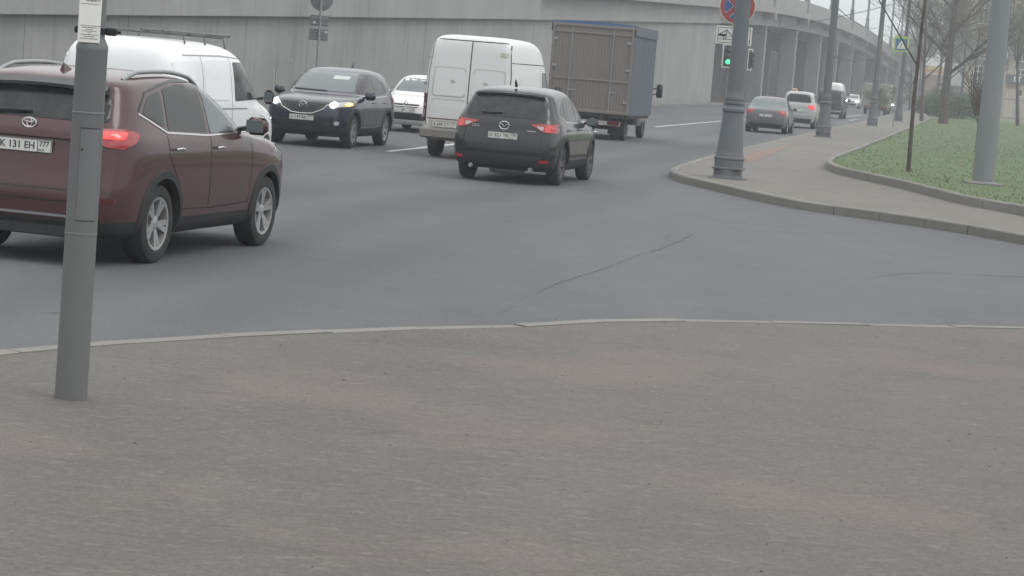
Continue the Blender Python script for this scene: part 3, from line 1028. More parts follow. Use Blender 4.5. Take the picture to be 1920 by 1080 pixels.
# ------------------------------------------------------------------ vehicles
def loft_body(slices, nz=52, nt=88):
    """horizontal slices (z, x_rear, x_front, half_width, n_rear, n_front) blended into one closed hull"""
    S = np.array(slices, float)
    d = np.sqrt((np.diff(S[:, 0]) * 1.6)**2 + (np.diff(S[:, 1]) * .6)**2 + (np.diff(S[:, 2]) * .6)**2 + np.diff(S[:, 3])**2)
    t = np.concatenate([[0], np.cumsum(d)])
    tq = np.linspace(0, t[-1], nz)
    cols = [pchip(t, S[:, k], tq) for k in range(6)]
    v, f = [], []
    for i in range(nz):
        z, xr, xf, hw, nr, nf = [c[i] for c in cols]
        xc, a = (xr + xf) / 2, (xf - xr) / 2
        for k in range(nt):
            ph = 2 * math.pi * (k + .5) / nt
            # denser sampling near the corners
            c, s = math.cos(ph), math.sin(ph)
            n = nf if c > 0 else nr
            r_ = (abs(c)**n + abs(s)**n)**(-1.0 / n)
            v.append((xc + a * r_ * c, hw * r_ * s, z))
    for i in range(nz - 1):
        for k in range(nt):
            k2 = (k + 1) % nt
            f.append((i * nt + k, i * nt + k2, (i + 1) * nt + k2, (i + 1) * nt + k))
    f.append(tuple(range(nt - 1, -1, -1)))
    f.append(tuple((nz - 1) * nt + k for k in range(nt)))
    return v, f

def carve(v, f, wheels, paint_m, arch_r, hw, depth=.34):
    """cut the wheel wells with one boolean"""
    me = bpy.data.meshes.new('body'); me.from_pydata(v, [], f)
    me.materials.append(paint_m); me.materials.append(M['well'])
    c = MB()
    for (x, y, z, r_) in wheels:
        sgn = 1 if y > 0 else -1
        y0, y1 = sorted((sgn * (hw - depth), sgn * (hw + .4)))
        c.lathe([(arch_r, y0), (arch_r, y1)], 36, 'y', (x, 0, z))
        c.box((x, (y0 + y1) / 2, z - .5), (arch_r * 2 - .002, y1 - y0 - .002, 1.0))
    cm = bpy.data.meshes.new('cut')
    bmx = bmesh.new()
    # union by overlapping solids is avoided: use lathe only, the hull bottom is above the wheel centre line
    c2 = MB()
    for (x, y, z, r_) in wheels:
        sgn = 1 if y > 0 else -1
        y0, y1 = sorted((sgn * (hw - depth), sgn * (hw + .4)))
        pts = [(x + arch_r * math.cos(a), z + arch_r * math.sin(a)) for a in [math.pi * i / 22 for i in range(23)]]
        pts += [(x - arch_r, -.3), (x + arch_r, -.3)]
        q = MB(); q.prism(pts, y0, y1)
        c2.add([(a_, c_, b_) for a_, b_, c_ in q.v], q.f)
    cm.from_pydata(c2.v, [], c2.f)
    bmx.from_mesh(cm); bmesh.ops.recalc_face_normals(bmx, faces=bmx.faces); bmx.to_mesh(cm); bmx.free()
    cm.materials.append(M['well'])
    bmx = bmesh.new(); bmx.from_mesh(me); bmesh.ops.recalc_face_normals(bmx, faces=bmx.faces); bmx.to_mesh(me); bmx.free()
    ob = bpy.data.objects.new('body_tmp', me); cu = bpy.data.objects.new('cut_tmp', cm)
    col.objects.link(ob); col.objects.link(cu)
    mod = ob.modifiers.new('b', 'BOOLEAN'); mod.object = cu; mod.operation = 'DIFFERENCE'; mod.solver = 'EXACT'
    try: mod.material_mode = 'TRANSFER'
    except Exception: pass
    dg = bpy.context.evaluated_depsgraph_get()
    out = bpy.data.meshes.new_from_object(ob.evaluated_get(dg))
    bpy.data.objects.remove(ob); bpy.data.objects.remove(cu)
    return out

AX = {'y+': (Vector((0, -1, 0)), lambda a, b: Vector((a, 6, b))), 'y-': (Vector((0, 1, 0)), lambda a, b: Vector((a, -6, b))),
      'x+': (Vector((-1, 0, 0)), lambda a, b: Vector((6, a, b))), 'x-': (Vector((1, 0, 0)), lambda a, b: Vector((-6, a, b))),
      'z+': (Vector((0, 0, -1)), lambda a, b: Vector((a, b, 6)))}

class Car:
    def __init__(self, name, slices, wheels, wheel_r, arch_r, hw, paint_m, clad_z=0.0, clad_m=None, nz=52, nt=88, arch=0.0):
        self.root = empty(name)
        v, f = loft_body(slices, nz, nt)
        if arch:                                   # the roof falls away towards the tail
            zt_, zb_ = slices[-1][0], 1.12
            v = [(x, y, z - arch * min(x + .35, 0)**2 * max(0, z - zb_) / (zt_ - zb_)) for x, y, z in v]
        self.bvh = BVHTree.FromPolygons([Vector(p) for p in v], f)
        me = carve(v, f, wheels, paint_m, arch_r, hw)
        self.wheels, self.wr = wheels, wheel_r
        bm = bmesh.new(); bm.from_mesh(me)
        if clad_z > 0:
            low = bm.copy()
            bmesh.ops.bisect_plane(bm, geom=list(bm.verts) + list(bm.edges) + list(bm.faces), plane_co=(0, 0, clad_z), plane_no=(0, 0, 1), clear_inner=True)
            bmesh.ops.bisect_plane(low, geom=list(low.verts) + list(low.edges) + list(low.faces), plane_co=(0, 0, clad_z - .001), plane_no=(0, 0, 1), clear_outer=True)
            self._mk(low, 'sill_cladding', [clad_m or M['plastic'], M['well']])
        self._mk(bm, 'body', [paint_m, M['well']])
    def _mk(self, bm, name, mats):
        me = bpy.data.meshes.new(name)
        for f in bm.faces: f.smooth = True
        for e in bm.edges:
            if len(e.link_faces) != 2 or e.calc_face_angle(3.2) > R(32): e.smooth = False
        bm.to_mesh(me); bm.free()
        me.materials.clear()
        for m_ in mats: me.materials.append(m_)
        return link(name, me, self.root)
    def hit(self, a, b, ax, off):
        d, o = AX[ax]
        loc, nrm, i, dist = self.bvh.ray_cast(o(a, b), d)
        if loc is None:
            for k in range(60):                     # past the outline: fold back to the edge
                a *= .985
                loc, nrm, i, dist = self.bvh.ray_cast(o(a, b), d)
                if loc is not None: break
            else:
                loc, nrm, i, dist = self.bvh.find_nearest(o(a, b) + d * 4)
            return loc - d * off
        if nrm.dot(d) > 0: nrm = -nrm
        k = -nrm.dot(d)
        return loc + (nrm if k > .25 else -d) * off
    def patch(self, poly, ax, mat, name, off=.004, res=.09, parent=None, depth=.015, smooth=60):
        bm = bmesh.new()
        bm.faces.new([bm.verts.new((a, b, 0)) for a, b in poly])
        bmesh.ops.triangulate(bm, faces=bm.faces)
        for it in range(6):
            es = [e for e in bm.edges if e.calc_length() > res]
            if not es: break
            bmesh.ops.subdivide_edges(bm, edges=es, cuts=1)
            bmesh.ops.triangulate(bm, faces=[f for f in bm.faces if len(f.verts) > 3])
        d = AX[ax][0]
        for v in bm.verts: v.co = self.hit(v.co.x, v.co.y, ax, off)
        bmesh.ops.recalc_face_normals(bm, faces=bm.faces)
        s = sum((f.normal.dot(d) * f.calc_area() for f in bm.faces))
        if s > 0: bmesh.ops.reverse_faces(bm, faces=bm.faces)
        be = [e for e in bm.edges if e.is_boundary]
        r_ = bmesh.ops.extrude_edge_only(bm, edges=be)
        for g in r_['geom']:
            if isinstance(g, bmesh.types.BMVert): g.co += d * depth
        me = bpy.data.meshes.new(name); bm.to_mesh(me); bm.free()
        finish(me, mat, smooth)
        return link(name, me, parent or self.root)
    def both(self, poly, mat, name, **k):
        return [self.patch(poly, 'y+', mat, name, **k), self.patch(poly, 'y-', mat, name, **k)]
    def line(self, pts, ax, mat, name, w=.008, off=.0025, parent=None, step=.06):
        out = []
        for (a0, b0), (a1, b1) in zip(pts, pts[1:]):
            n = max(1, int(math.hypot(a1 - a0, b1 - b0) / step))
            for k in range(n): out.append((a0 + (a1 - a0) * k / n, b0 + (b1 - b0) * k / n))
        out.append(pts[-1])
        m = MB(); v, f = [], []
        for i, (a, b) in enumerate(out):
            p, q = out[max(i - 1, 0)], out[min(i + 1, len(out) - 1)]
            tx, ty = q[0] - p[0], q[1] - p[1]
            L = math.hypot(tx, ty) or 1
            nx, ny = -ty / L * w / 2, tx / L * w / 2
            v += [self.hit(a - nx, b - ny, ax, off), self.hit(a + nx, b + ny, ax, off)]
        for i in range(len(out) - 1): f.append((2 * i, 2 * i + 1, 2 * i + 3, 2 * i + 2))
        m.add(v, f)
        return m.build(name, mat, parent or self.root)
    def sides_line(self, pts, mat, name, **k):
        self.line(pts, 'y+', mat, name, **k); self.line(pts, 'y-', mat, name, **k)
    def bar(self, pts, rad, mat, name, parent=None, sides=6, closed=False):
        m = MB(); m.tube(pts, rad, sides, closed=closed); return m.build(name, mat, parent or self.root, 50)
    def box(self, c, s, mat, name, parent=None, bev=.01, rz=0):
        m = MB(); m.box(c, s, rz, bev=bev); return m.build(name, mat, parent or self.root, 40)
    def add_wheels(self, style='spoke5', rim=None, w=.23):
        tm, rm = wheel_mesh(self.wr, w, style, rim or M['rim'])
        for (x, y, z, r_) in self.wheels:
            e = empty('wheel'); e.parent = self.root
            e.location = (x, y, z)
            if y < 0: e.rotation_euler.z = math.pi
            a = random.uniform(0, 6.28)
            t = link('tyre', tm, e); q = link('rim', rm, e)
            q.rotation_euler.y = a
    def plate(self, a, z, ax, text, region, small=False, tilt=0, off=.012):
        d, o = AX[ax]
        p = self.hit(a, z, ax, off)
        e = empty('number_plate'); e.parent = self.root; e.location = p
        s = -1 if ax == 'x-' else 1
        m = MB(); m.box((-s * .004, 0, 0), (.012, .52, .112), bev=.003); m.build('plate_board', M['plate'], e)
        m = MB()
        for dy in (-.256, .256): m.box((s * .003, dy, 0), (.003, .006, .11))
        for dz in (-.053, .053): m.box((s * .003, 0, dz), (.003, .52, .005))
        m.box((s * .003, (.128 if ax == 'x+' else -.128), 0), (.003, .005, .11))
        m.build('plate_border', M['black_txt'], e)
        dirn = 1 if ax == 'x+' else -1
        if text: put_text(text, .085, M['black_txt'], e, (s * .0035, -.065 * dirn, -.002), ax, bold=.0012)
        if region:
            put_text(region, .062, M['black_txt'], e, (s * .0035, .19 * dirn, .018), ax, bold=.001)
            put_text('RUS', .03, M['black_txt'], e, (s * .0035, .165 * dirn, -.034), ax)
        return e
    def place(self, px, py, local, heading):
        g = G(px, py)
        rz = R(90) - heading
        c, s = math.cos(rz), math.sin(rz)
        lx, ly = local
        self.root.location = (g.x - (lx * c - ly * s), g.y - (lx * s + ly * c), 0.0)
        self.root.rotation_euler.z = rz
        return self

_wm = {}
def wheel_mesh(r, w, style, rim):
    key = (r, w, style, rim.name)
    if key in _wm: return _wm[key]
    rr = r * .66
    h = w / 2
    prof = [(rr, -h * .8), (rr + .015, -h * .95), (r * .86, -h), (r * .96, -h * .86), (r, -h * .6), (r, h * .6), (r * .96, h * .86), (r * .86, h), (rr + .015, h * .95), (rr, h * .8), (rr - .02, h * .5), (rr - .02, -h * .8)]
    m = MB()
    m.lathe(prof + [prof[0]], 36, 'y', cap=False)
    tm = m.mesh('tyre', M['tyre'], 40)
    m = MB()
    m.lathe([(rr + .004, h * .78), (rr + .004, h * .9), (rr - .022, h * .86), (rr - .03, h * .2), (rr - .03, -h * .6)], 36, 'y', cap=False)
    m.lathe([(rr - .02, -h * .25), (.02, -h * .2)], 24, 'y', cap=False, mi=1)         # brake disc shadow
    m.lathe([(.075, h * .1), (.075, h * .62), (.05, h * .72), (.012, h * .74)], 18, 'y', cap=True)
    n = 5
    if style == 'steel':
        m.lathe([(rr - .02, h * .35), (rr * .62, h * .55), (.09, h * .3)], 30, 'y', cap=False)
    else:
        for k in range(n):
            for da in ((-.17, .17) if style == 'spoke5' else (0,)):
                a = 2 * math.pi * k / n + da
                a2 = 2 * math.pi * k / n + da * .55
                wd = .022 if style == 'spoke5' else .04
                for (r0, r1, aa, bb) in ((.05, rr - .012, a2, a),):
                    p0 = Vector((r0 * math.cos(aa), 0, r0 * math.sin(aa))); p1 = Vector((r1 * math.cos(bb), 0, r1 * math.sin(bb)))
                    t = (p1 - p0).normalized(); nn = Vector((-t.z, 0, t.x)) * wd
                    v = []
                    for p, sc_, y0, y1 in ((p0, .8, h * .3, h * .68), (p1, 1.25, h * .45, h * .84)):
                        for s1 in (-1, 1):
                            for yv in (y0, y1): v.append(p + nn * s1 * sc_ + Vector((0, yv, 0)))
                    m.add(v, [(0, 1, 3, 2), (4, 6, 7, 5), (0, 4, 5, 1), (2, 3, 7, 6), (1, 5, 7, 3), (0, 2, 6, 4)])
    rm = m.mesh('rim', [rim, M['well']], 40)
    _wm[key] = (tm, rm)
    return tm, rm

def ring(cy, cz, ry, rz, n=20): return [(cy + ry * math.cos(2 * math.pi * i / n), cz + rz * math.sin(2 * math.pi * i / n)) for i in range(n)]

def mirror_pair(c, x, y, z, mat, sz=(.12, .22, .15)):
    for s in (-1, 1):
        m = MB()
        m.tube([(x + .02, s * (y - .16), z - .05), (x, s * (y - .02), z - .02)], .025, 6)
        q = m.build('mirror_arm', M['trim'], c.root)
        m = MB(); m.box((x, s * (y + .07), z), sz, bev=.045); mm = m.build('wing_mirror', mat, c.root, 60)
        m = MB(); m.box((x - sz[0] / 2 - .001, s * (y + .07), z), (.006, sz[1] * .8, sz[2] * .72), bev=.002); m.build('mirror_glass', M['glass_light'], mm)

# ---- crossover in two versions (bodies of the near red one and of the dark pair)
def wheels4(xf, xr, y, r): return [(xf, y, r, r), (xf, -y, r, r), (xr, y, r, r), (xr, -y, r, r)]

def arch_trim(c, x, z, r0, r1, mat):
    n = 22
    for ax in ('y+', 'y-'):
        sg_ = 1 if ax == 'y+' else -1
        m = MB(); v, f = [], []
        for i in range(n + 1):
            a = math.pi * (1.12 * i / n - .06)
            for r_, o in ((r0 - .012, -.05), (r0 - .008, .016), (r1, .014), (r1 + .006, -.004)):
                p = c.hit(x + r_ * math.cos(a), z + r_ * math.sin(a), ax, 0)
                v.append((p.x, p.y + sg_ * o, p.z))
        for i in range(n):
            for k in range(3): f.append((i * 4 + k, i * 4 + k + 1, i * 4 + k + 5, i * 4 + k + 4))
        m.add(v, f); m.build('arch_trim', mat, c.root, 40)

def top_rail(c, x0, x1, y, mat, name, h=.05, r_=.02):
    for sg_ in (-1, 1):
        pts = []
        n = 12
        for i in range(n + 1):
            t = i / n
            x = x0 + (x1 - x0) * t
            p = c.hit(x, sg_ * y, 'z+', 0)
            k = min(1.0, min(t, 1 - t) * 7)
            pts.append((x, p.y, p.z - .01 + h * k))
        c.bar(pts, r_, mat, name, sides=8)

def spoiler(c, w0, w1, z0, z1, mat, proud=.05):
    """lip over the rear window, following the roof edge"""
    m = MB(); v, f = [], []
    n = 12
    for i in range(n + 1):
        t = i / n * 2 - 1
        a = c.hit(t * w0, z0 - .03 * t * t, 'x-', 0); b = c.hit(t * w1, z1 - .035 * t * t, 'x-', 0)
        v += [(a.x + .03, a.y, a.z - .005), (a.x - proud, a.y, a.z + .012), (a.x - proud, a.y, a.z + .04), (b.x, b.y, b.z + .006)]
    for i in range(n):
        for k in range(3): f.append((i * 4 + k, i * 4 + k + 1, i * 4 + k + 5, i * 4 + k + 4))
    f += [(0, 1, 2, 3), (n * 4 + 3, n * 4 + 2, n * 4 + 1, n * 4)]
    m.add(v, f); return m.build('spoiler', mat, c.root, 30)

def crossover_rav():
    red = paint('dark_red_paint', (.048, .010, .014), .22, .2, coat=.6)
    S = [(.24, -2.06, 2.10, .78, 10, 6.1), (.30, -2.22, 2.24, .86, 10, 6.1), (.45, -2.30, 2.30, .905, 10, 5.61), (.62, -2.30, 2.31, .918, 10, 5.37), (.80, -2.25, 2.29, .922, 10, 5.37),
         (.97, -2.21, 2.20, .92, 10, 5.12), (1.06, -2.19, 1.96, .912, 10, 4.64), (1.12, -2.175, 1.50, .90, 10, 4.64), (1.17, -2.155, 1.08, .882, 10, 4.88), (1.26, -2.09, .90, .85, 10, 5.12),
         (1.40, -2.00, .62, .80, 10, 5.12), (1.54, -1.91, .26, .745, 10, 5.12), (1.62, -1.88, .0, .70, 10, 4.88), (1.67, -1.80, -.28, .62, 5, 3.6), (1.70, -1.57, -.6, .46, 4, 3.2), (1.712, -1.1, -.85, .22, 3, 3)]
    ws = wheels4(1.38, -1.28, .775, .36)
    c = Car('crossover_car', S, ws, .36, .42, .92, red, .40, arch=.025)
    c.add_wheels('spoke5', paint('two_tone_alloy', (.42, .42, .43), .4, .3, metal=.6, coat=0))
    for x in (1.38, -1.28): arch_trim(c, x, .36, .42, .475, M['plastic'])
    c.both(rnd([(.80, 1.20), (.52, 1.43), (.20, 1.565), (-.17, 1.605), (-.20, 1.165)], .03), M['glass_light'], 'front_side_window')
    c.both(rnd([(-.27, 1.17), (-.24, 1.605), (-.75, 1.60), (-1.05, 1.56), (-1.16, 1.20)], .03), M['glass'], 'rear_side_window')
    c.both(rnd([(-1.22, 1.22), (-1.12, 1.545), (-1.42, 1.49), (-1.62, 1.34)], .04), M['glass'], 'quarter_window')
    c.sides_line([(.88, 1.165), (-.3, 1.145), (-1.2, 1.175), (-1.70, 1.34)], M['chrome'], 'window_trim', w=.016, off=.006)
    c.sides_line([(.80, 1.235), (.52, 1.46), (.20, 1.595), (-.25, 1.635), (-.75, 1.63), (-1.10, 1.585), (-1.45, 1.52), (-1.68, 1.36)], M['trim'], 'window_surround', w=.022, off=.004)
    c.patch(rnd([(-.67, 1.215), (.67, 1.215), (.53, 1.61), (-.53, 1.61)], .06), 'x+', M['glass_light'], 'windscreen')
    c.patch(rnd([(-.72, 1.25), (.72, 1.25), (.64, 1.50), (.40, 1.53), (-.40, 1.53), (-.64, 1.50)], .07), 'x-', M['glass'], 'rear_window')
    spoiler(c, .62, .60, 1.515, 1.60, M['trim'], .07)
    top_rail(c, .15, -1.62, .60, M['steel'], 'roof_rail')
    p = c.hit(-1.50, 0, 'z+', 0)
    m = MB(); m.add([(-1.40, -.03, p.z - .005), (-1.40, .03, p.z - .005), (-1.58, .03, p.z - .03), (-1.58, -.03, p.z - .03), (-1.56, 0, p.z + .065)], [(0, 1, 2, 3), (0, 4, 1), (1, 4, 2), (2, 4, 3), (3, 4, 0)]); m.build('antenna_fin', red, c.root)
    for s in (-1, 1):
        tl = c.patch([(s * a, b) for a, b in rnd([(.46, 1.15), (.60, 1.185), (.86, 1.20), (.86, 1.03), (.74, 1.045), (.60, 1.10)], .03)], 'x-', M['red_lens'], 'tail_light', off=.022)
        c.patch([(s * a, b) for a, b in rnd([(.66, 1.165), (.84, 1.175), (.84, 1.11), (.70, 1.11)], .02)], 'x-', M['red_lit'], 'brake_lamp', off=.03, parent=tl)
        c.patch(rnd([(-2.06, 1.04), (-1.88, 1.09), (-1.80, 1.165), (-1.90, 1.19), (-2.06, 1.195)], .03), 'y+' if s > 0 else 'y-', M['red_lens'], 'tail_light', off=.014)
        c.patch([(s * a, b) for a, b in rnd([(.64, .60), (.84, .61), (.84, .565), (.66, .555)], .01)], 'x-', M['dark_red_lens'], 'reflector', off=.012)
    c.line([(-.62, .56), (-.64, .92), (-.60, 1.10)], 'x-', M['well'], 'tailgate_gap', w=.009)
    c.line([(.62, .56), (.64, .92), (.60, 1.10)], 'x-', M['well'], 'tailgate_gap', w=.009)
    c.line([(-.62, .56), (.62, .56)], 'x-', M['well'], 'tailgate_gap', w=.011)
    c.line([(-.84, .66), (.84, .66)], 'x-', M['trim'], 'bumper_crease', w=.010)
    c.patch([(-.72, .425), (.72, .425), (.72, .447), (-.72, .447)], 'x-', M['chrome'], 'bumper_strip', off=.014)
    c.patch(rnd([(-.44, 1.135), (.44, 1.135), (.46, 1.085), (-.46, 1.085)], .02), 'x-', red, 'garnish', off=.03)
    c.plate(0, 1.005, 'x-', 'K 131 EH', '777', off=.022)
    e = c.hit(0, 1.19, 'x-', .02)
    c.bar([(e.x, e.y + .066 * math.cos(a), e.z + .042 * math.sin(a)) for a in [i * .3142 for i in range(20)]], .007, M['chrome'], 'emblem', closed=True)
    c.bar([(e.x, e.y + .024 * math.cos(a), e.z + .038 * math.sin(a)) for a in [i * .3142 for i in range(20)]], .006, M['chrome'], 'emblem', closed=True)
    c.bar([(e.x, e.y + .047 * math.cos(a), e.z + .020 + .014 * math.sin(a)) for a in [i * .3142 for i in range(20)]], .005, M['chrome'], 'emblem', closed=True)
    c.box((-2.22, 0, .30), (.10, 1.0, .10), M['plastic'], 'rear_valance')
    m = MB(); m.tube([(-2.05, -.5, .27), (-2.27, -.5, .27)], .03, 10); m.build('exhaust', M['steel'], c.root, 40)
    m = MB(); m.tube([c.hit(.02, 1.29, 'x-', .02), c.hit(.42, 1.275, 'x-', .03)], .012, 6); m.build('rear_wiper', M['trim'], c.root)
    c.sides_line([(.82, 1.16), (.86, .84), (.82, .48), (-.20, .46), (-.215, 1.15)], M['well'], 'door_gap', w=.009)
    c.sides_line([(-.20, .46), (-.86, .48), (-.98, .76), (-1.18, .96), (-1.22, 1.15)], M['well'], 'door_gap', w=.009)
    for x in (-.02, -1.00):
        for s in (-1, 1):
            p = c.hit(x, 1.03, 'y+' if s > 0 else 'y-', .022)
            c.bar([(x - .10, p.y, 1.025), (x, p.y + s * .01, 1.035), (x + .10, p.y, 1.025)], .013, M['chrome'], 'door_handle', sides=8)
    mirror_pair(c, .72, .93, 1.23, red, (.14, .22, .17))
    for s in (-1, 1):
        c.patch([(s * a, b) for a, b in rnd([(.45, .92), (.88, 1.0), (.88, .86), (.55, .84)], .03)], 'x+', M['clear_lens'], 'headlight', off=.01)
        c.patch(rnd([(2.05, .92), (1.72, 1.0), (1.70, 1.035), (2.0, 1.01)], .02), 'y+' if s > 0 else 'y-', M['clear_lens'], 'headlight', off=.008)
    c.patch(rnd([(-.45, .92), (.45, .92), (.5, .84), (-.5, .84)], .03), 'x+', M['trim'], 'grille', off=.008)
    c.patch(rnd([(-.7, .62), (.7, .62), (.6, .42), (-.6, .42)], .05), 'x+', M['trim'], 'air_intake', off=.008)
    return c

def crossover_dark(name, lit_front):
    dk = paint('dark_blue_black_paint' if lit_front else 'black_paint', (.012, .015, .030) if lit_front else (.005, .006, .011), .10, .2, coat=.6)
    S = [(.23, -2.06, 2.02, .78, 10, 6.1), (.32, -2.22, 2.18, .87, 10, 5.86), (.50, -2.275, 2.26, .912, 10, 5.37), (.65, -2.27, 2.27, .92, 10, 5.12), (.80, -2.23, 2.24, .922, 10, 4.88),
         (.92, -2.175, 2.13, .915, 10, 4.64), (1.00, -2.15, 1.86, .90, 10, 4.39), (1.06, -2.12, 1.40, .882, 10, 4.39), (1.10, -2.09, 1.00, .865, 10, 4.88), (1.20, -2.02, .78, .83, 10, 5.12),
         (1.35, -1.93, .48, .775, 10, 5.12), (1.50, -1.82, .12, .715, 10, 5.12), (1.58, -1.79, -.15, .665, 10, 4.88), (1.63, -1.72, -.42, .58, 5, 3.6), (1.66, -1.5, -.72, .42, 4, 3.2), (1.67, -1.1, -.92, .2, 3, 3)]
    ws = wheels4(1.38, -1.32, .775, .36)
    c = Car(name, S, ws, .36, .415, .92, dk, .42, arch=.038)
    c.add_wheels('spoke5' if lit_front else 'spoke5', M['rim'] if lit_front else M['rim_dark'])
    for x in (1.38, -1.32): arch_trim(c, x, .36, .415, .47, M['plastic'])
    c.both(rnd([(.72, 1.13), (.44, 1.37), (.12, 1.50), (-.20, 1.54), (-.24, 1.09)], .03), M['glass'], 'front_side_window')
    c.both(rnd([(-.30, 1.09), (-.27, 1.54), (-.72, 1.525), (-1.02, 1.46), (-1.18, 1.13)], .03), M['glass'], 'rear_side_window')
    c.both(rnd([(-1.24, 1.15), (-1.10, 1.43), (-1.34, 1.35), (-1.50, 1.24)], .04), M['glass'], 'quarter_window')
    c.sides_line([(.80, 1.09), (-.3, 1.065), (-1.2, 1.09), (-1.58, 1.22)], M['chrome'], 'window_trim', w=.014, off=.006)
    c.patch(rnd([(-.69, 1.15), (.69, 1.15), (.54, 1.54), (-.54, 1.54)], .06), 'x+', M['glass_light'], 'windscreen')
    c.patch(rnd([(-.72, 1.115), (.72, 1.115), (.62, 1.475), (-.62, 1.475)], .08), 'x-', M['glass'], 'rear_window')
    spoiler(c, .60, .58, 1.492, 1.535, dk, .045)
    c.bar([(-1.45, 0, 1.65), (-1.52, 0, 1.72), (-1.56, 0, 1.76)], [.03, .02, .008], M['trim'], 'antenna', sides=6)
    c.sides_line([(.76, 1.09), (.80, .80), (.76, .48), (-.24, .47), (-.255, 1.07)], M['well'], 'door_gap', w=.009)
    c.sides_line([(-.24, .47), (-.88, .49), (-1.0, .72), (-1.2, .92), (-1.24, 1.07)], M['well'], 'door_gap', w=.009)
    for x in (-.06, -1.02):
        for s in (-1, 1):
            p = c.hit(x, .95, 'y+' if s > 0 else 'y-', .022)
            c.bar([(x - .10, p.y, .95), (x, p.y + s * .01, .955), (x + .10, p.y, .95)], .013, dk, 'door_handle', sides=8)
    mirror_pair(c, .64, .93, 1.09, dk, (.14, .22, .16))
    # rear
    for s in (-1, 1):
        c.patch([(s * a, b) for a, b in rnd([(.44, 1.03), (.89, 1.06), (.89, .90), (.70, .905)], .03)], 'x-', M['red_lens'], 'tail_light', off=.014)
        c.patch([(s * a, b) for a, b in ring(.76, .965, .062, .062)], 'x-', M['red_dull'], 'tail_lamp', off=.024)
        c.patch([(s * a, b) for a, b in rnd([(.56, 1.0), (.68, 1.0), (.68, .93), (.62, .95)], .01)], 'x-', M['clear_lens'], 'reversing_lamp', off=.02)
        c.patch(rnd([(-2.10, .91), (-1.88, .99), (-1.90, 1.05), (-2.10, 1.05)], .03), 'y+' if s > 0 else 'y-', M['red_lens'], 'tail_light', off=.012)
        c.patch(rnd([(s * .66, .44), (s * .80, .45), (s * .80, .40), (s * .67, .39)], .01), 'x-', M['red_lens'], 'reflector', off=.012)
    if not lit_front:
        c.line([(-.70, .56), (-.66, .80), (-.70, 1.03)], 'x-', M['well'], 'tailgate_gap', w=.009)
        c.line([(.70, .56), (.66, .80), (.70, 1.03)], 'x-', M['well'], 'tailgate_gap', w=.009)
        c.line([(-.70, .56), (.70, .56)], 'x-', M['well'], 'tailgate_gap', w=.012)
        c.plate(0, .80, 'x-', 'O 921 YK', '750', off=.02)
        m = MB(); m.tube([c.hit(.08, 1.18, 'x-', .02), c.hit(.44, 1.16, 'x-', .03)], .014, 6); m.build('rear_wiper', M['trim'], c.root)
        e = c.hit(0, .975, 'x-', .02)
        c.bar([(e.x, e.y + .085 * math.cos(a), e.z + .066 * math.sin(a)) for a in [i * .3142 for i in range(20)]], .009, M['chrome'], 'emblem', closed=True)
        c.bar([(e.x, e.y + .08, e.z + .016), (e.x, e.y + .045, e.z + .02), (e.x, e.y, e.z - .018), (e.x, e.y - .045, e.z + .02), (e.x, e.y - .08, e.z + .016)], .007, M['chrome'], 'emblem')
        p = c.hit(.47, .945, 'x-', .012); put_text('CX-5', .062, M['chrome'], c.root, (p.x, .50, .945), 'x-', name='model_badge', bold=.002)
        p = c.hit(-.47, .915, 'x-', .012); c.box((p.x, -.48, .915), (.006, .15, .022), M['chrome'], 'badge', bev=.002)
        for s in (-1, 1):
            m = MB(); m.tube([(-2.0, s * .52, .27), (-2.27, s * .52, .265)], .036, 10); m.build('exhaust', M['steel'], c.root, 40)
        c.patch(rnd([(-.75, .50), (.75, .50), (.62, .40), (-.62, .40)], .03), 'x-', M['plastic'], 'bumper_insert', off=.01)
        m = MB(); m.tube([(-1.9, .25, .24), (-1.9, -.35, .24)], .075, 10); m.build('silencer', M['steel'], c.root, 40)
    # front
    c.patch(rnd([(-.52, .93), (-.40, .94), (.40, .94), (.52, .93), (.44, .80), (.22, .70), (-.22, .70), (-.44, .80)], .05), 'x+', M['trim'], 'grille', off=.008)
    for k in range(4):
        zz = .75 + k * .045
        w_ = .24 + k * .065
        c.line([(-w_, zz), (w_, zz)], 'x+', M['plastic'], 'grille_bar', w=.014, off=.014)
    gp = [(.60, .885), (.50, .87), (.44, .79), (.22, .69), (0, .675), (-.22, .69), (-.44, .79), (-.50, .87), (-.60, .885)]
    c.bar([c.hit(a, b, 'x+', .014) for a, b in gp], .011, M['chrome'], 'grille_surround')
    for s in (-1, 1):
        hl = c.patch([(s * a, b) for a, b in rnd([(.50, .895), (.88, .985), (.88, .87), (.60, .83)], .03)], 'x+', M['clear_lens'], 'headlight', off=.012)
        if lit_front:
            c.patch([(s * a, b) for a, b in ring(.61, .875, .066, .052)], 'x+', M['head_lit'], 'headlight_bulb', off=.03, parent=hl)
            if s > 0: c.patch([(s * a, b) for a, b in rnd([(.79, .925), (.87, .945), (.87, .885), (.78, .875)], .02)], 'x+', M['amber_lit'], 'indicator', off=.03, parent=hl)
        c.patch([(s * a, b) for a, b in ring(.70, .52, .045, .045)], 'x+', M['clear_lens'], 'fog_lamp', off=.012)
    c.patch(rnd([(-.62, .56), (.62, .56), (.52, .44), (-.52, .44)], .04), 'x+', M['trim'], 'air_intake', off=.006)
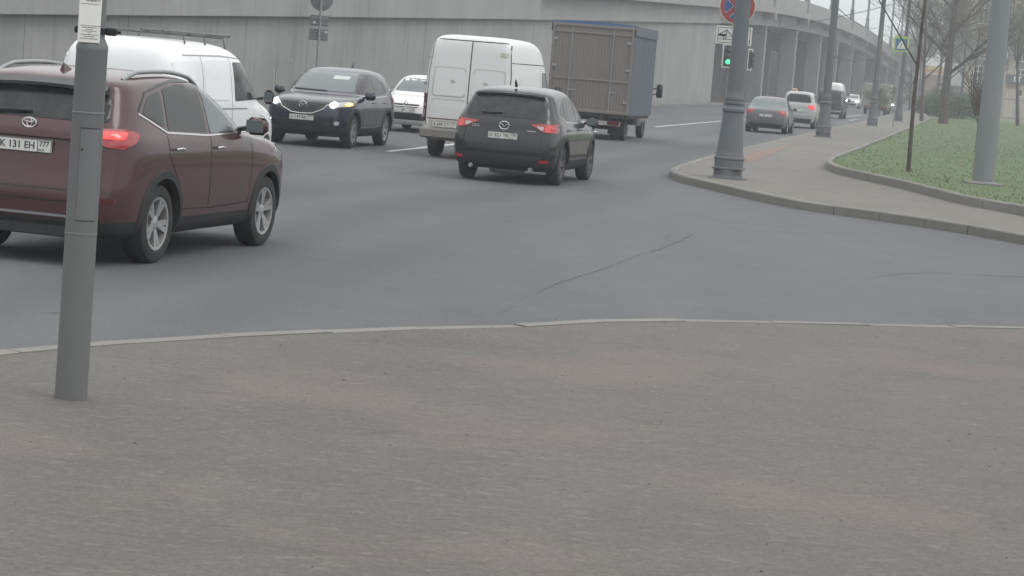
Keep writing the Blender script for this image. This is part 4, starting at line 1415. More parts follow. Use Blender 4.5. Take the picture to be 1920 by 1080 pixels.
    if lit_front:
        c.plate(0, .60, 'x+', 'A 149 BB', '777', off=.02)
        e = c.hit(0, .845, 'x+', .022)
        c.bar([(e.x, e.y + .085 * math.cos(a), e.z + .066 * math.sin(a)) for a in [i * .3142 for i in range(20)]], .010, M['chrome'], 'emblem', closed=True)
        c.bar([(e.x, e.y + .08, e.z + .016), (e.x, e.y + .045, e.z + .02), (e.x, e.y, e.z - .018), (e.x, e.y - .045, e.z + .02), (e.x, e.y - .08, e.z + .016)], .008, M['chrome'], 'emblem')
        c.line([(-.62, 1.158), (.1, 1.15)], 'x+', M['trim'], 'wiper', w=.02, off=.012)
        c.patch(rnd([(.08, 1.40), (.44, 1.40), (.42, 1.47), (.08, 1.475)], .02), 'x+', simple('sun_visor', (.48, .50, .49), .6), 'sun_visor', off=.006)
    return c

rav = crossover_rav().place(293, 494, (-1.28, -.89), R(14.2))
tag(rav.root, 'dark red crossover nearest the camera, seen from behind at the left edge', 'car')
cxa = crossover_dark('crossover_car', False).place(1052, 348, (-1.32, -.90), R(12.0))
tag(cxa.root, 'black crossover seen from behind in mid road, plate O921YK', 'car')
cxb = crossover_dark('crossover_car', True).place(662, 279, (1.38, .90), R(190.5))
tag(cxb.root, 'dark oncoming crossover with headlights lit and amber indicator flashing', 'car')

# ---- white high-roof van seen from behind
M['crease_shading'] = simple('van_crease_shading', (.42, .42, .41), .7)  # grey lines painting the shading of the door pressings
def high_van():
    wh = paint('white_van_paint', (.68, .69, .69), .5, .4, dustc=(.30, .27, .23), coat=.3)
    S = [(.36, -2.46, 2.25, .90, 12, 5), (.50, -2.50, 2.48, .965, 14, 5), (.90, -2.50, 2.50, .985, 14, 5), (1.10, -2.50, 2.42, .985, 14, 4.5), (1.22, -2.495, 2.0, .984, 14, 4), (1.32, -2.49, 1.6, .98, 14, 4.5),
         (1.60, -2.475, 1.32, .965, 14, 5), (2.00, -2.445, .95, .93, 14, 5), (2.28, -2.42, .70, .88, 12, 5), (2.43, -2.38, .42, .82, 9, 4.5), (2.49, -2.31, .2, .74, 7, 4), (2.525, -2.1, -.2, .56, 5, 3.5), (2.535, -1.5, -.6, .3, 4, 3)]
    c = Car('delivery_van', S, wheels4(1.45, -1.55, .84, .34), .34, .40, .98, wh, .47, paint('van_grey_plastic', (.16, .155, .15), .6, .6, coat=0))
    c.add_wheels('steel', paint('steel_wheel', (.16, .16, .165), .5, .5, coat=0))
    # doors: two leaves with pressed panels
    for s in (-1, 1):
        d = c.patch([(s * a, b) for a, b in rnd([(.012, .66), (.84, .66), (.84, 1.75), (.78, 2.35), (.70, 2.40), (.012, 2.40)], .05)], 'x-', wh, 'rear_door', off=.014, res=.12)
        c.patch([(s * a, b) for a, b in rnd([(.08, 1.28), (.74, 1.28), (.72, 1.84), (.10, 1.84)], .07)], 'x-', wh, 'door_panel', off=.022, res=.12, parent=d)
        c.line([(s * a, b) for a, b in rnd([(.07, 1.27), (.75, 1.27), (.73, 1.85), (.09, 1.85)], .07)] + [(s * .09, 1.79)], 'x-', M['crease_shading'], 'crease_shading_line', w=.016, off=.024, parent=d)
        c.line([(s * .06, 1.20), (s * .70, 1.20), (s * .74, 1.16)], 'x-', M['crease_shading'], 'crease_shading_line', w=.016, off=.018, parent=d)
        for z in (1.50, .84):
            p = c.hit(s * .90, z, 'x-', .02)
            m = MB(); m.box((p.x, s * .885, z), (.035, .16, .07), bev=.01); m.build('hinge', M['steel'], d)
        pts = [(.34 + .07 * math.cos(a) * random.uniform(.4, 1), 1.57 + .055 * math.sin(a) * random.uniform(.3, 1)) for a in [i * .45 for i in range(14)]]
        c.patch([(s * a, b) for a, b in pts], 'x-', simple('smudge', (.38, .38, .37), .7), 'smudge', off=.0235, parent=d, depth=.001)
        c.patch([(s * a, b) for a, b in rnd([(.855, .72), (.95, .72), (.95, 1.30), (.86, 1.30)], .02)], 'x-', M['dark_red_lens'], 'tail_light', off=.016)
        c.patch([(s * .60, 2.12), (s * .76, 2.12), (s * .75, 2.22), (s * .60, 2.22)], 'x-', simple('grubby_label', (.45, .42, .36), .7), 'label_patch', off=.016, parent=d) if s < 0 else None
    c.line([(0, .66), (0, 2.41)], 'x-', M['well'], 'door_gap', w=.02, off=.006)
    c.line([(-.85, .66), (-.85, 1.75), (-.79, 2.36), (-.70, 2.415), (.70, 2.415), (.79, 2.36), (.85, 1.75), (.85, .66)], 'x-', M['well'], 'door_gap', w=.02, off=.004)
    c.box((-2.53, 0, .50), (.12, 1.9, .20), paint('van_bumper', (.20, .19, .18), .6, .6, coat=0), 'rear_bumper', bev=.03)
    c.patch(rnd([(.08, .60), (.78, .60), (.78, .78), (.08, .78)], .03), 'x-', paint('plate_recess', (.5, .49, .46), .6, .5), 'plate_recess', off=.018)
    c.plate(.44, .685, 'x-', 'A 699 CT', '77', off=.035)
    c.line([(.10, .80), (.80, .80)], 'x-', simple('rust', (.10, .06, .035), .9), 'rust_streak', w=.022, off=.02)
    c.line([(-.1, .70), (-.1, 1.15)], 'x-', simple('rust_stain', (.34, .27, .19), .9), 'rust_streak', w=.05, off=.016)
    # side panels
    c.both(rnd([(-2.1, 1.30), (-.2, 1.30), (-.2, 1.86), (-2.1, 1.86)], .07), wh, 'side_panel', off=.008, res=.2)
    c.sides_line([(-2.46, 2.03), (.9, 2.03)], M['well'], 'roof_seam', w=.016)
    c.sides_line([(-.1, .52), (-.1, 1.98)], M['well'], 'door_gap', w=.012)
    c.both(rnd([(.05, 1.34), (.05, 1.88), (.80, 1.88), (1.18, 1.36)], .05), M['glass'], 'side_window', res=.15)
    c.patch(rnd([(-.80, 1.38), (.80, 1.38), (.70, 1.95), (-.70, 1.95)], .08), 'x+', M['glass_light'], 'windscreen')
    c.sides_line([(-1.0, .95), (1.2, .95)], M['plastic'], 'rub_strip', w=.08, off=.012)
    mirror_pair(c, 1.15, 1.02, 1.45, M['trim'], (.10, .20, .28))
    for s in (-1, 1): c.patch([(s * a, b) for a, b in rnd([(.5, .95), (.94, 1.0), (.94, .78), (.55, .78)], .03)], 'x+', M['clear_lens'], 'headlight', off=.01)
    c.patch(rnd([(-.45, .92), (.45, .92), (.45, .72), (-.45, .72)], .03), 'x+', M['trim'], 'grille', off=.008)
    return c
van = high_van().place(807, 291, (-1.55, .94), R(12.5))
tag(van.root, 'dirty white high-roof delivery van with closed double rear doors', 'van')

# ---- white low-roof van in the next lane, mostly behind the red car
def low_van():
    wh = paint('clean_white_paint', (.80, .81, .82), .2, .3, coat=.5)
    S = [(.30, -2.48, 2.05, .84, 10, 5), (.45, -2.52, 2.20, .90, 10, 4.6), (.80, -2.52, 2.23, .915, 10, 4.4), (.98, -2.515, 2.16, .915, 10, 4), (1.10, -2.51, 1.90, .912, 10, 3.8), (1.18, -2.50, 1.52, .905, 10, 4), (1.26, -2.49, 1.34, .895, 10, 4.4),
         (1.50, -2.46, 1.02, .865, 9, 4.6), (1.73, -2.42, .70, .82, 8, 4.6), (1.86, -2.36, .42, .76, 7, 4.4), (1.945, -2.25, .05, .66, 6, 4), (1.985, -2.0, -.4, .5, 5, 3.6), (2.0, -1.3, -.8, .25, 4, 3)]
    c = Car('panel_van', S, wheels4(1.36, -1.36, .80, .33), .33, .39, .915, wh, .40)
    c.add_wheels('steel', M['rim_dark'])
    c.both(rnd([(-.22, 1.20), (-.22, 1.74), (.62, 1.74), (1.24, 1.24)], .04), M['glass'], 'side_window', res=.12)
    c.patch(rnd([(-.76, 1.27), (.76, 1.27), (.66, 1.80), (-.66, 1.80)], .08), 'x+', M['glass'], 'windscreen')
    c.both(rnd([(-2.35, 1.22), (-2.35, 1.72), (-1.56, 1.74), (-1.56, 1.22)], .05), wh, 'side_panel', off=.010, res=.2)
    c.both(rnd([(-1.42, 1.22), (-1.42, 1.75), (-.42, 1.76), (-.42, 1.22)], .05), wh, 'sliding_door_panel', off=.010, res=.2)
    c.sides_line([(-2.1, 1.80), (-.7, 1.815), (.45, 1.785)], M['steel'], 'roof_gutter', w=.016)
    c.sides_line([(-.34, .45), (-.34, 1.80)], M['well'], 'door_gap', w=.010)
    c.sides_line([(-1.49, .45), (-1.49, 1.80)], M['well'], 'door_gap', w=.010)
    c.sides_line([(-2.1, 1.10), (.3, 1.10)], M['steel'], 'door_track', w=.02)
    mirror_pair(c, 1.02, .92, 1.27, M['trim'], (.10, .15, .20))
    for s in (-1, 1):
        c.patch([(s * a, b) for a, b in rnd([(.50, .98), (.93, 1.04), (.93, .80), (.56, .80)], .04)], 'x+', M['clear_lens'], 'headlight', off=.01)
        c.patch(rnd([(2.16, .86), (1.86, .96), (1.82, 1.04), (2.05, 1.03)], .03), 'y+' if s > 0 else 'y-', M['clear_lens'], 'headlight', off=.008)
        c.patch([(s * a, b) for a, b in rnd([(.80, .80), (.90, .80), (.88, 1.4), (.80, 1.4)], .02)], 'x-', M['red_lens'], 'tail_light', off=.012)
    c.patch(rnd([(-.45, .95), (.45, .95), (.45, .72), (-.45, .72)], .03), 'x+', M['trim'], 'grille', off=.008)
    # roof rack with a ladder lying on it
    for x in (-1.7, -.9, -.1):
        c.bar([(x, -.66, 1.90), (x, -.62, 2.065), (x, .62, 2.065), (x, .66, 1.90)], .016, M['rim_dark'], 'roof_bar')
    return c
lv = low_van().place(518, 338, (2.22, -.80), R(11.5))
tag(lv.root, 'clean white panel van with roof bars, mostly hidden behind the red crossover', 'van')
# ladder carried on that van's roof
lad = empty('ladder')
lad.matrix_world = Matrix.Translation(lv.root.location) @ Matrix.Rotation(lv.root.rotation_euler.z, 4, 'Z')
for y_ in (-.42, -.12):
    m = MB(); m.tube([(-1.95, y_, 2.095), (.75, y_, 2.095)], .018, 6); m.build('ladder_rail', M['rim_dark'], lad)
for k in range(10):
    m = MB(); m.tube([(-1.85 + k * .28, -.40, 2.095), (-1.85 + k * .28, -.14, 2.095)], .012, 5); m.build('rung', M['rim_dark'], lad)
tag(lad, 'dark ladder lying on the roof bars of the clean white panel van', 'ladder')

# ---- tarpaulin truck
def tarp_truck():
    t = empty('box_truck')
    brown = paint('brown_tailboard', (.205, .188, .178), .6, .75, dustc=(.225, .21, .20), coat=0)
    blue = paint('blue_tarpaulin', (.105, .12, .15), .5, .6, dustc=(.18, .175, .17), coat=0)
    blue2 = paint('bright_blue_tarpaulin', (.06, .12, .26), .25, .55, coat=0)
    x0, x1, w, z0, z1 = -2.6, 1.9, 1.21, .78, 3.36
    m = MB(); m.box(((x0 + x1) / 2, 0, z0 - .06), (x1 - x0, 2 * w - .1, .12)); m.build('load_bed', M['plastic'], t)
    m = MB(); m.box((x0 + .03, 0, (z0 + z1) / 2), (.06, 2 * w, z1 - z0 - .01)); rp_ = m.build('rear_wall', brown, t)
    n = 26
    for k in range(n):
        yv = -w + .07 + (2 * w - .14) * k / (n - 1)
        m = MB(); m.box((x0 - .008, yv, (z0 + z1) / 2 - .1), (.012, .05, z1 - z0 - .5), bev=.005); m.build('corrugation', brown, rp_)
    for zc, hh in ((z0 + .04, .08), (z0 + .95, .05), (z1 - .27, .05), (z1 - .06, .09)):
        m = MB(); m.box((x0 - .02, 0, zc), (.035, 2 * w - .02, hh), bev=.006); m.build('cross_rail', brown, rp_)
    for s in (-1, 1):
        m = MB(); m.box((x0 - .005, s * (w - .03), (z0 + z1) / 2), (.08, .07, z1 - z0), bev=.01); m.build('corner_post', brown, rp_)
    for yv in (-.62, .62):
        m = MB(); m.tube([(x0 - .045, yv, z0 + .05), (x0 - .045, yv, z1 - .12)], .016, 6); m.build('locking_bar', M['steel'], rp_, 40)
        m = MB(); m.box((x0 - .05, yv - .08, z0 + .62), (.02, .22, .035), bev=.006); m.build('latch_handle', M['steel'], rp_)
    for s in (-1, 1):
        for zz in (z0 + .35, z0 + 1.3, z1 - .5):
            m = MB(); m.box((x0 - .03, s * (w - .10), zz), (.03, .16, .07), bev=.008); m.build('hinge', M['steel'], rp_)
    for s in (-1, 1):                                        # pleated side curtains
        m = MB(); v, f = [], []
        n = 60
        for i in range(n + 1):
            x = x0 + .06 + (x1 - x0 - .06) * i / n
            dy = .018 * math.sin(i * 1.9) + .008 * math.sin(i * 5.1)
            for z in (z0 - .02, z0 + 1.2, z1 - .02): v.append((x, s * (w + .01 + dy * (1.0 if z < z1 - .1 else .3)), z))
        for i in range(n):
            for k in range(2): f.append((i * 3 + k, i * 3 + k + 1, i * 3 + k + 4, i * 3 + k + 3))
        m.add(v, f); m.build('side_curtain', blue, t, 60)
        m = MB(); v, f = [], []
        for i in range(n + 1):
            x = x0 + (x1 - x0) * i / n
            v += [(x, s * (w + .035), z1 + .03), (x, s * (w + .05 + .01 * math.sin(i * 2.1)), z1 - .26 - .02 * math.sin(i * 1.3))]
        for i in range(n): f.append((2 * i, 2 * i + 1, 2 * i + 3, 2 * i + 2))
        m.add(v, f); m.build('valance', blue, t, 60)
    m = MB(); v, f = [], []
    n = 14
    for i in range(n + 1):
        x = x0 - .02 + (x1 - x0 + .02) * i / n
        sag = .03 * math.cos(i * math.pi)
        for k in range(7):
            yv = -w - .035 + (2 * w + .07) * k / 6
            v.append((x, yv, z1 + .03 + (.04 + sag * .2) * (1 - (2 * k / 6 - 1)**2)))
    for i in range(n):
        for k in range(6): f.append((i * 7 + k, i * 7 + k + 1, (i + 1) * 7 + k + 1, (i + 1) * 7 + k))
    b_ = len(v); v += [(x0 - .02, -w - .035, z1 - .02), (x0 - .02, w + .035, z1 - .02)]; f.append((b_, *range(7), b_ + 1))
    m.add(v, f); m.build('roof_tarpaulin', blue2, t, 60)
    m = MB(); m.box((x1, 0, (z0 + z1) / 2), (.04, 2 * w - .02, z1 - z0 - .02)); m.build('headboard', blue, t)
    m = MB(); 
    for s in (-1, 1): m.box((-.1, s * .42, .60), (4.9, .09, .16))
    m.build('chassis', M['plastic'], t)
    # underrun bar, lamps
    m = MB(); m.box((x0 + .05, 0, .50), (.08, 2.0, .13), bev=.01); ub = m.build('underrun_bar', paint('dull_white_bar', (.42, .41, .39), .6, .6), t)
    for s in (-1, 1):
        m = MB(); m.box((x0 + .0, s * .80, .52), (.06, .36, .11), bev=.01); m.build('tail_light', M['dark_red_lens'], ub)
        m = MB(); m.box((x0 + .5, s * .78, .38), (.02, .42, .40)); m.build('mudflap', M['plastic'], t)
    m = MB(); m.box((x0 - .0, .2, .46), (.02, .52, .112)); m.build('number_plate', M['plate'], ub)
    # cab
    S = [(.40, 2.05, 3.60, .84, 8, 5), (.60, 2.0, 3.78, .90, 8, 5), (1.0, 2.0, 3.78, .91, 8, 4.5), (1.2, 2.0, 3.6, .90, 8, 4), (1.32, 2.0, 3.15, .88, 8, 4.5), (1.7, 2.02, 2.85, .83, 8, 5), (1.98, 2.05, 2.62, .76, 7, 4.5), (2.10, 2.1, 2.45, .6, 5, 4), (2.13, 2.2, 2.35, .3, 4, 3)]
    v, f = loft_body(S, 36, 56)
    cabm = MB(); cabm.add(v, f); cab = cabm.build('cab', paint('cab_paint', (.30, .30, .30), .4, .35), t, 40)
    m = MB(); m.box((2.85, 0, 1.5), (.5, 1.5, .3)); m.build('cab_window', M['glass'], cab)
    for s in (-1, 1):
        m = MB(); m.tube([(2.75, s * .85, 1.55), (2.85, s * 1.22, 1.60)], .02, 6); m.tube([(2.75, s * .85, 1.35), (2.85, s * 1.22, 1.42)], .02, 6); m.build('mirror_arm', M['trim'], t)
        m = MB(); m.box((2.86, s * 1.30, 1.52), (.09, .20, .42), bev=.035); m.build('wing_mirror', M['trim'], t, 60)
    tm, rm = wheel_mesh(.35, .20, 'steel', M['rim_dark'])
    for x, ys in ((-1.35, (.90, .66, -.90, -.66)), (2.75, (.80, -.80))):
        for yv in ys:
            e = empty('wheel'); e.parent = t; e.location = (x, yv, .35)
            if yv < 0: e.rotation_euler.z = math.pi
            link('tyre', tm, e); link('rim', rm, e)
    m = MB(); m.tube([(-1.35, -.8, .35), (-1.35, .8, .35)], .06, 8); m.build('axle', M['plastic'], t)
    m = MB(); m.box((.6, -.78, .62), (.75, .35, .32), bev=.04); m.build('fuel_tank', M['plastic'], t, 40)
    return t
def place_empty(o, px, py, local, heading):
    g = G(px, py); rz = R(90) - heading
    c, s = math.cos(rz), math.sin(rz)
    o.location = (g.x - (local[0] * c - local[1] * s), g.y - (local[0] * s + local[1] * c), 0)
    o.rotation_euler.z = rz
    return o
tr = place_empty(tarp_truck(), 1172, 264, (-1.35, -1.0), R(11.5))
tag(tr, 'tall truck with brown ribbed tailboard and blue tarpaulin sides', 'truck')

# ---- smaller cars in the traffic
def sedan(name, paint_m, front=None, rear=None, estate=False, h=1.52, taxi=False, details=True, rim=None):
    k = h / 1.52
    hr = [(1.10, -1.95 if estate else -1.62), (1.22, -1.90 if estate else -1.40), (1.36, -1.84 if estate else -1.15), (1.45, -1.76 if estate else -.95), (1.50, -1.55 if estate else -.70), (1.515, -1.1 if estate else -.55)]
    S = [(.20, -1.95, 1.95, .74, 10, 6.1), (.30, -2.10, 2.08, .82, 10, 5.61), (.50, -2.14, 2.14, .855, 10, 5.12), (.68, -2.13, 2.12, .86, 10, 4.88), (.82, -2.10, 2.0, .855, 10, 4.64), (.92, -2.08 if estate else -2.06, 1.7, .84, 10, 4.39), (1.0, -2.04 if estate else -1.95, 1.1, .82, 10, 4.64)]
    S += [(1.10, hr[0][1], .82, .79, 10, 5.12), (1.22, hr[1][1], .62, .745, 10, 5.12), (1.36, hr[2][1], .32, .69, 10, 5.12), (1.45, hr[3][1], .02, .62, 5, 4), (1.50, hr[4][1], -.3, .48, 4, 3.4), (1.515, hr[5][1], -.45, .25, 3, 3)]
    S = [(z * k, a, b, c_, d, e) for z, a, b, c_, d, e in S]
    c = Car(name, S, wheels4(1.30, -1.28, .75, .31), .31, .365, .86, paint_m, .0, None, 40, 64)
    c.add_wheels('spoke5', rim or M['rim'])
    q = lambda pts: [(a, b * k) for a, b in pts]
    c.both(rnd(q([(.58, 1.06), (.30, 1.30), (-.12, 1.41), (-.14, 1.03)]), .03), M['glass'], 'front_side_window', res=.15)
    c.both(rnd(q([(-.21, 1.03), (-.19, 1.41), (-.72, 1.38), (-1.02 if not estate else -1.15, 1.07)]), .03), M['glass'], 'rear_side_window', res=.15)
    if estate: c.both(rnd(q([(-1.24, 1.07), (-.82, 1.38), (-1.5, 1.34), (-1.66, 1.10)]), .03), M['glass'], 'quarter_window', res=.15)
    c.patch(rnd(q([(-.64, 1.06), (.64, 1.06), (.54, 1.42), (-.54, 1.42)]), .06), 'x+', M['glass_light'], 'windscreen', res=.15)
    c.patch(rnd(q([(-.62, 1.06), (.62, 1.06), (.52, 1.40), (-.52, 1.40)]), .06), 'x-', M['glass'] if estate else M['glass_light'], 'rear_window', res=.15)
    for s in (-1, 1):
        c.patch([(s * a, b * k) for a, b in rnd([(.44, .80), (.86, .86), (.86, .72), (.50, .70)], .03)], 'x+', front or M['clear_lens'], 'headlight', off=.012)
        c.patch([(s * a, b * k) for a, b in rnd([(.46, .96), (.84, .98), (.84, .78), (.60, .80)], .03)], 'x-', rear or M['red_lens'], 'tail_light', off=.014)
    c.patch(rnd([(-.36, .75 * k), (.36, .75 * k), (.32, .66 * k), (-.32, .66 * k)], .02), 'x+', M['trim'], 'grille', off=.008)
    c.patch(rnd([(-.60, .52 * k), (.60, .52 * k), (.50, .34 * k), (-.50, .34 * k)], .04), 'x+', M['trim'], 'air_intake', off=.008)
    c.patch(rnd([(-.7, .40 * k), (.7, .40 * k), (.62, .25 * k), (-.62, .25 * k)], .03), 'x-', M['plastic'], 'rear_valance', off=.008)
    c.sides_line(q([(.66, 1.02), (.70, .72), (.66, .36), (-.16, .35), (-.175, 1.02)]), M['well'], 'door_gap', w=.012)
    mirror_pair(c, .55, .86, 1.03 * k, paint_m, (.12, .18, .13))
    return c

wc = sedan('saloon_car', paint('white_saloon_paint', (.78, .78, .77), .25, .3))
wc.plate(0, .585, 'x+', 'EP', '126', off=.014)
e = wc.hit(0, .72, 'x+', .02)
wc.bar([(e.x, 0, e.z + .10), (e.x, .065, e.z), (e.x, 0, e.z - .10), (e.x, -.065, e.z)], .018, M['chrome'], 'emblem', closed=True)
wc.line([(-.50, .69), (.50, .69)], 'x+', M['chrome'], 'grille_bar', w=.02, off=.02)
wc.place(757, 248, (2.12, 0), R(190.5))
tag(wc.root, 'white oncoming saloon partly hidden behind the high-roof van', 'car')

gc = sedan('hatchback_car', paint('grey_hatch_paint', (.075, .085, .095), .6, .3), rear=M['red_lens'], estate=False, h=1.50)
gc.plate(0, .72, 'x-', 'M', '', off=.02)
gc.place(1474, 252, (-1.28, -.83), R(12.0))
tag(gc.root, 'small dark grey car seen from behind, nearest the kerb beside the corner lamp', 'car')

sv = sedan('minivan_car', paint('silver_van_paint', (.36, .37, .37), .4, .3), rear=M['red_lit'], estate=True, h=1.78)
sv.place(1527, 242, (-1.28, -.83), R(12.2))
sv.plate(0, .86, 'x-', 'X', '', off=.02)
sv.line([(-.62, .66), (.62, .66)], 'x-', M['chrome'], 'bumper_strip', w=.04, off=.014)
m = MB(); m.box((-.75, .34, 1.82), (.16, .24, .14), bev=.03); m.build('roof_sign', simple('faded_orange', (.55, .36, .26), .5), sv.root, 40)
tag(sv.root, 'silver minivan with orange roof sign and a lit red tail light', 'car')

def small_van(name, paint_m, h=2.0, rear_glass=True):
    k = h / 1.97
    S = [(.28, -2.18, 2.10, .84, 10, 5), (.45, -2.22, 2.22, .90, 10, 4.6), (.80, -2.22, 2.23, .915, 10, 4.4), (.98, -2.215, 2.16, .915, 10, 4), (1.10, -2.21, 1.90, .912, 10, 3.8), (1.18, -2.20, 1.6, .905, 10, 4), (1.26, -2.19, 1.42, .895, 10, 4.4),
         (1.50, -2.16, 1.12, .865, 9, 4.6), (1.72, -2.12, .80, .82, 8, 4.6), (1.88, -2.04, .42, .74, 7, 4.4), (1.95, -1.8, 0, .55, 5, 3.6), (1.97, -1.3, -.5, .25, 4, 3)]
    S = [(a * k if a > .5 else a, *r_) for a, *r_ in S]
    c = Car(name, S, wheels4(1.36, -1.36, .80, .33), .33, .39, .915, paint_m, .0, None, 36, 56)
    c.add_wheels('steel', M['rim_dark'])
    if rear_glass: c.patch(rnd([(-.72, 1.25 * k), (.72, 1.25 * k), (.66, 1.72 * k), (-.66, 1.72 * k)], .05), 'x-', M['glass'], 'rear_window', res=.2)
    c.patch(rnd([(-.76, 1.27 * k), (.76, 1.27 * k), (.66, 1.78 * k), (-.66, 1.78 * k)], .08), 'x+', M['glass_light'], 'windscreen', res=.2)
    c.both(rnd([(.42, 1.22 * k), (.40, 1.70 * k), (.66, 1.70 * k), (1.20, 1.26 * k)], .04), M['glass'], 'side_window', res=.2)
    c.both(rnd([(-1.9, 1.24 * k), (-1.9, 1.68 * k), (.3, 1.70 * k), (.3, 1.24 * k)], .05), M['glass'] if rear_glass else paint_m, 'side_panel', res=.25)
    for s in (-1, 1):
        c.patch([(s * a, b) for a, b in rnd([(.78, .85), (.90, .85), (.88, 1.3), (.78, 1.3)], .02)], 'x-', M['dark_red_lens'], 'tail_light', off=.012)
        c.patch([(s * a, b) for a, b in rnd([(.50, .98), (.93, 1.04), (.93, .80), (.56, .80)], .04)], 'x+', M['clear_lens'], 'headlight', off=.01)
    c.box((-2.23, 0, .48), (.10, 1.7, .12), M['steel'], 'rear_bumper', bev=.03)
    mirror_pair(c, 1.18, 1.0, 1.25 * k, M['trim'], (.12, .20, .24))
    return c
bv = small_van('passenger_van', paint('black_van_paint', (.018, .024, .034), .45, .3)).place(1578, 223, (-1.36, -.88), R(13))
tag(bv.root, 'dark passenger van seen from behind, past the second lamp post', 'van')
fv = small_van('panel_van', paint('far_white_paint', (.74, .75, .73), .2, .4), 2.55, False).place(1578, 212, (-1.36, -.88), R(13.5))
tag(fv.root, 'far white van with tall roof, right behind the dark passenger van', 'van')
fc = sedan('saloon_car', paint('far_white_saloon', (.66, .66, .63), .2, .3), front=M['head_lit'], h=1.58).place(1610, 204, (1.30, .83), R(193.5))
tag(fc.root, 'far white oncoming car with bright headlights beneath the bridge', 'car')
fc2 = sedan('saloon_car', paint('far_dark_saloon', (.05, .055, .06), .3, .3), front=M['head_lit'], h=1.5).place(1556, 205, (1.30, .83), R(192.5))
tag(fc2.root, 'far dark oncoming car with one headlight showing left of the second lamp', 'car')

def far_truck():
    t = empty('box_truck')
    m = MB(); m.box((-.6, 0, 1.75), (4.4, 2.2, 2.1), bev=.04); b = m.build('cargo_box', paint('olive_box', (.30, .295, .26), .4, .6, coat=0), t)
    for s in (-1, 1):
        m = MB(); m.box((-2.82, s * .53, 1.72), (.03, 1.0, 1.9), bev=.01); m.build('rear_door', paint('olive_door', (.32, .31, .27), .4, .6, coat=0), t)
        m = MB(); m.box((-2.80, s * .85, .60), (.06, .26, .14), bev=.01); m.build('tail_light', M['red_lens'], t)
    m = MB(); m.box((-.3, 0, .62), (4.6, .9, .16)); m.box((-2.72, 0, .52), (.08, 2.0, .12)); m.build('chassis', M['plastic'], t)
    S = [(.45, 1.8, 3.3, .9, 8, 5), (1.0, 1.75, 3.45, .98, 8, 5), (1.3, 1.75, 3.35, .98, 8, 5), (2.0, 1.8, 2.95, .92, 8, 5), (2.25, 1.9, 2.7, .7, 6, 4), (2.3, 2.1, 2.5, .3, 4, 3)]
    v, f = loft_body(S, 24, 48); cm = MB(); cm.add(v, f); cm.build('cab', paint('far_cab', (.45, .45, .43), .3, .4), t, 40)
    tm, rm = wheel_mesh(.38, .24, 'steel', M['rim_dark'])
    for x, yv in ((-1.6, .9), (-1.6, -.9), (2.4, .85), (2.4, -.85)):
        e = empty('wheel'); e.parent = t; e.location = (x, yv, .38)
        if yv < 0: e.rotation_euler.z = math.pi
        link('tyre', tm, e); link('rim', rm, e)
    return t
ft = place_empty(far_truck(), 1660, 216, (-1.6, -.95), R(14.5))
tag(ft, 'far truck with plain pale olive box body, behind the third lamp post', 'truck')
pc = sedan('saloon_car', paint('parked_pale', (.42, .43, .45), .3, .3), front=M['head_lit'], h=1.5).place(1677, 210, (1.3, .83), R(195))
tag(pc.root, 'tiny pale car with lit headlights to the right of the far truck', 'car')

# ------------------------------------------------------------------ right side: trees, hedges, buildings, signs
def grow(mb, twig, rng, p, d, L, r, lvl, maxl, spread, droop, tips):
    """one limb as a bent tapered tube, then its children"""
    n = 4 if lvl < 2 else 3
    pts, rad = [p.copy()], [r]
    q, dd = p.copy(), d.copy()
    for i in range(n):
        dd = (dd + Vector((rng.uniform(-1, 1), rng.uniform(-1, 1), rng.uniform(-.5, .7) - droop * lvl * .3)) * (.16 if lvl else .03)).normalized()
        q = q + dd * (L / n)
        pts.append(q.copy()); rad.append(r * (1 - .62 * (i + 1) / n))
    (mb if lvl < 1 else twig).tube(pts, rad, (7, 5, 4, 3, 3, 3)[min(lvl, 5)], cap=False)
    if lvl >= maxl:
        tips.append((pts[-1], dd)); return
    k = (7, 6, 5, 4, 3)[min(lvl, 4)]
    for j in range(k):
        t = rng.uniform(.35 if lvl == 0 else .2, 1.0)
        i = min(int(t * n), n - 1)
        b = pts[i].lerp(pts[i + 1], t * n - i)
        a = rng.uniform(0, 6.283)
        side = Vector((math.cos(a), math.sin(a), rng.uniform(-.15, .5)))
        nd = (dd * (1 - spread) + side * spread - Vector((0, 0, droop * .35 * lvl))).normalized()
        grow(mb, twig, rng, b, nd, L * rng.uniform(.45, .72), max(.008, r * (1 - .6 * t) * rng.uniform(.42, .6)), lvl + 1, maxl, spread, droop, tips)
    tips.append((pts[-1], dd))

def tree(name, base, h, r, seed, label, maxl=4, spread=.55, droop=0.0, lean=(0, 0), buds=0, bark=None, bud_m=None, group=None, cat='tree', trunk_frac=.55, bud_s=.06):
    rng = random.Random(seed)
    t = tag(empty(name, base), label, cat, group)
    mb, tw, tips = MB(), MB(), []
    grow(mb, tw, rng, Vector((0, 0, -.1)), Vector((lean[0], lean[1], 1)).normalized(), h * trunk_frac, r, 0, maxl, spread, droop, tips)
    mb.build('trunk', bark or M['bark'], t, 60)
    tag(tw.build('crown', bark or M['bark'], t), kind=None)
    if buds:
        lf = MB()
        for i in range(buds):
            p, d = tips[rng.randrange(len(tips))]
            c = p + Vector((rng.gauss(0, .25), rng.gauss(0, .25), rng.gauss(0, .2)))
            a = Vector((rng.uniform(-1, 1), rng.uniform(-1, 1), rng.uniform(-1, 1))).normalized() * bud_s * rng.uniform(.5, 1.3)
            b = a.orthogonal().normalized() * bud_s * .6
            lf.add([c - a, c + b, c + a, c - b], [(0, 1, 2, 3)])
        tag(lf.build('foliage', bud_m or M['bud'], t), kind='stuff')
    return t

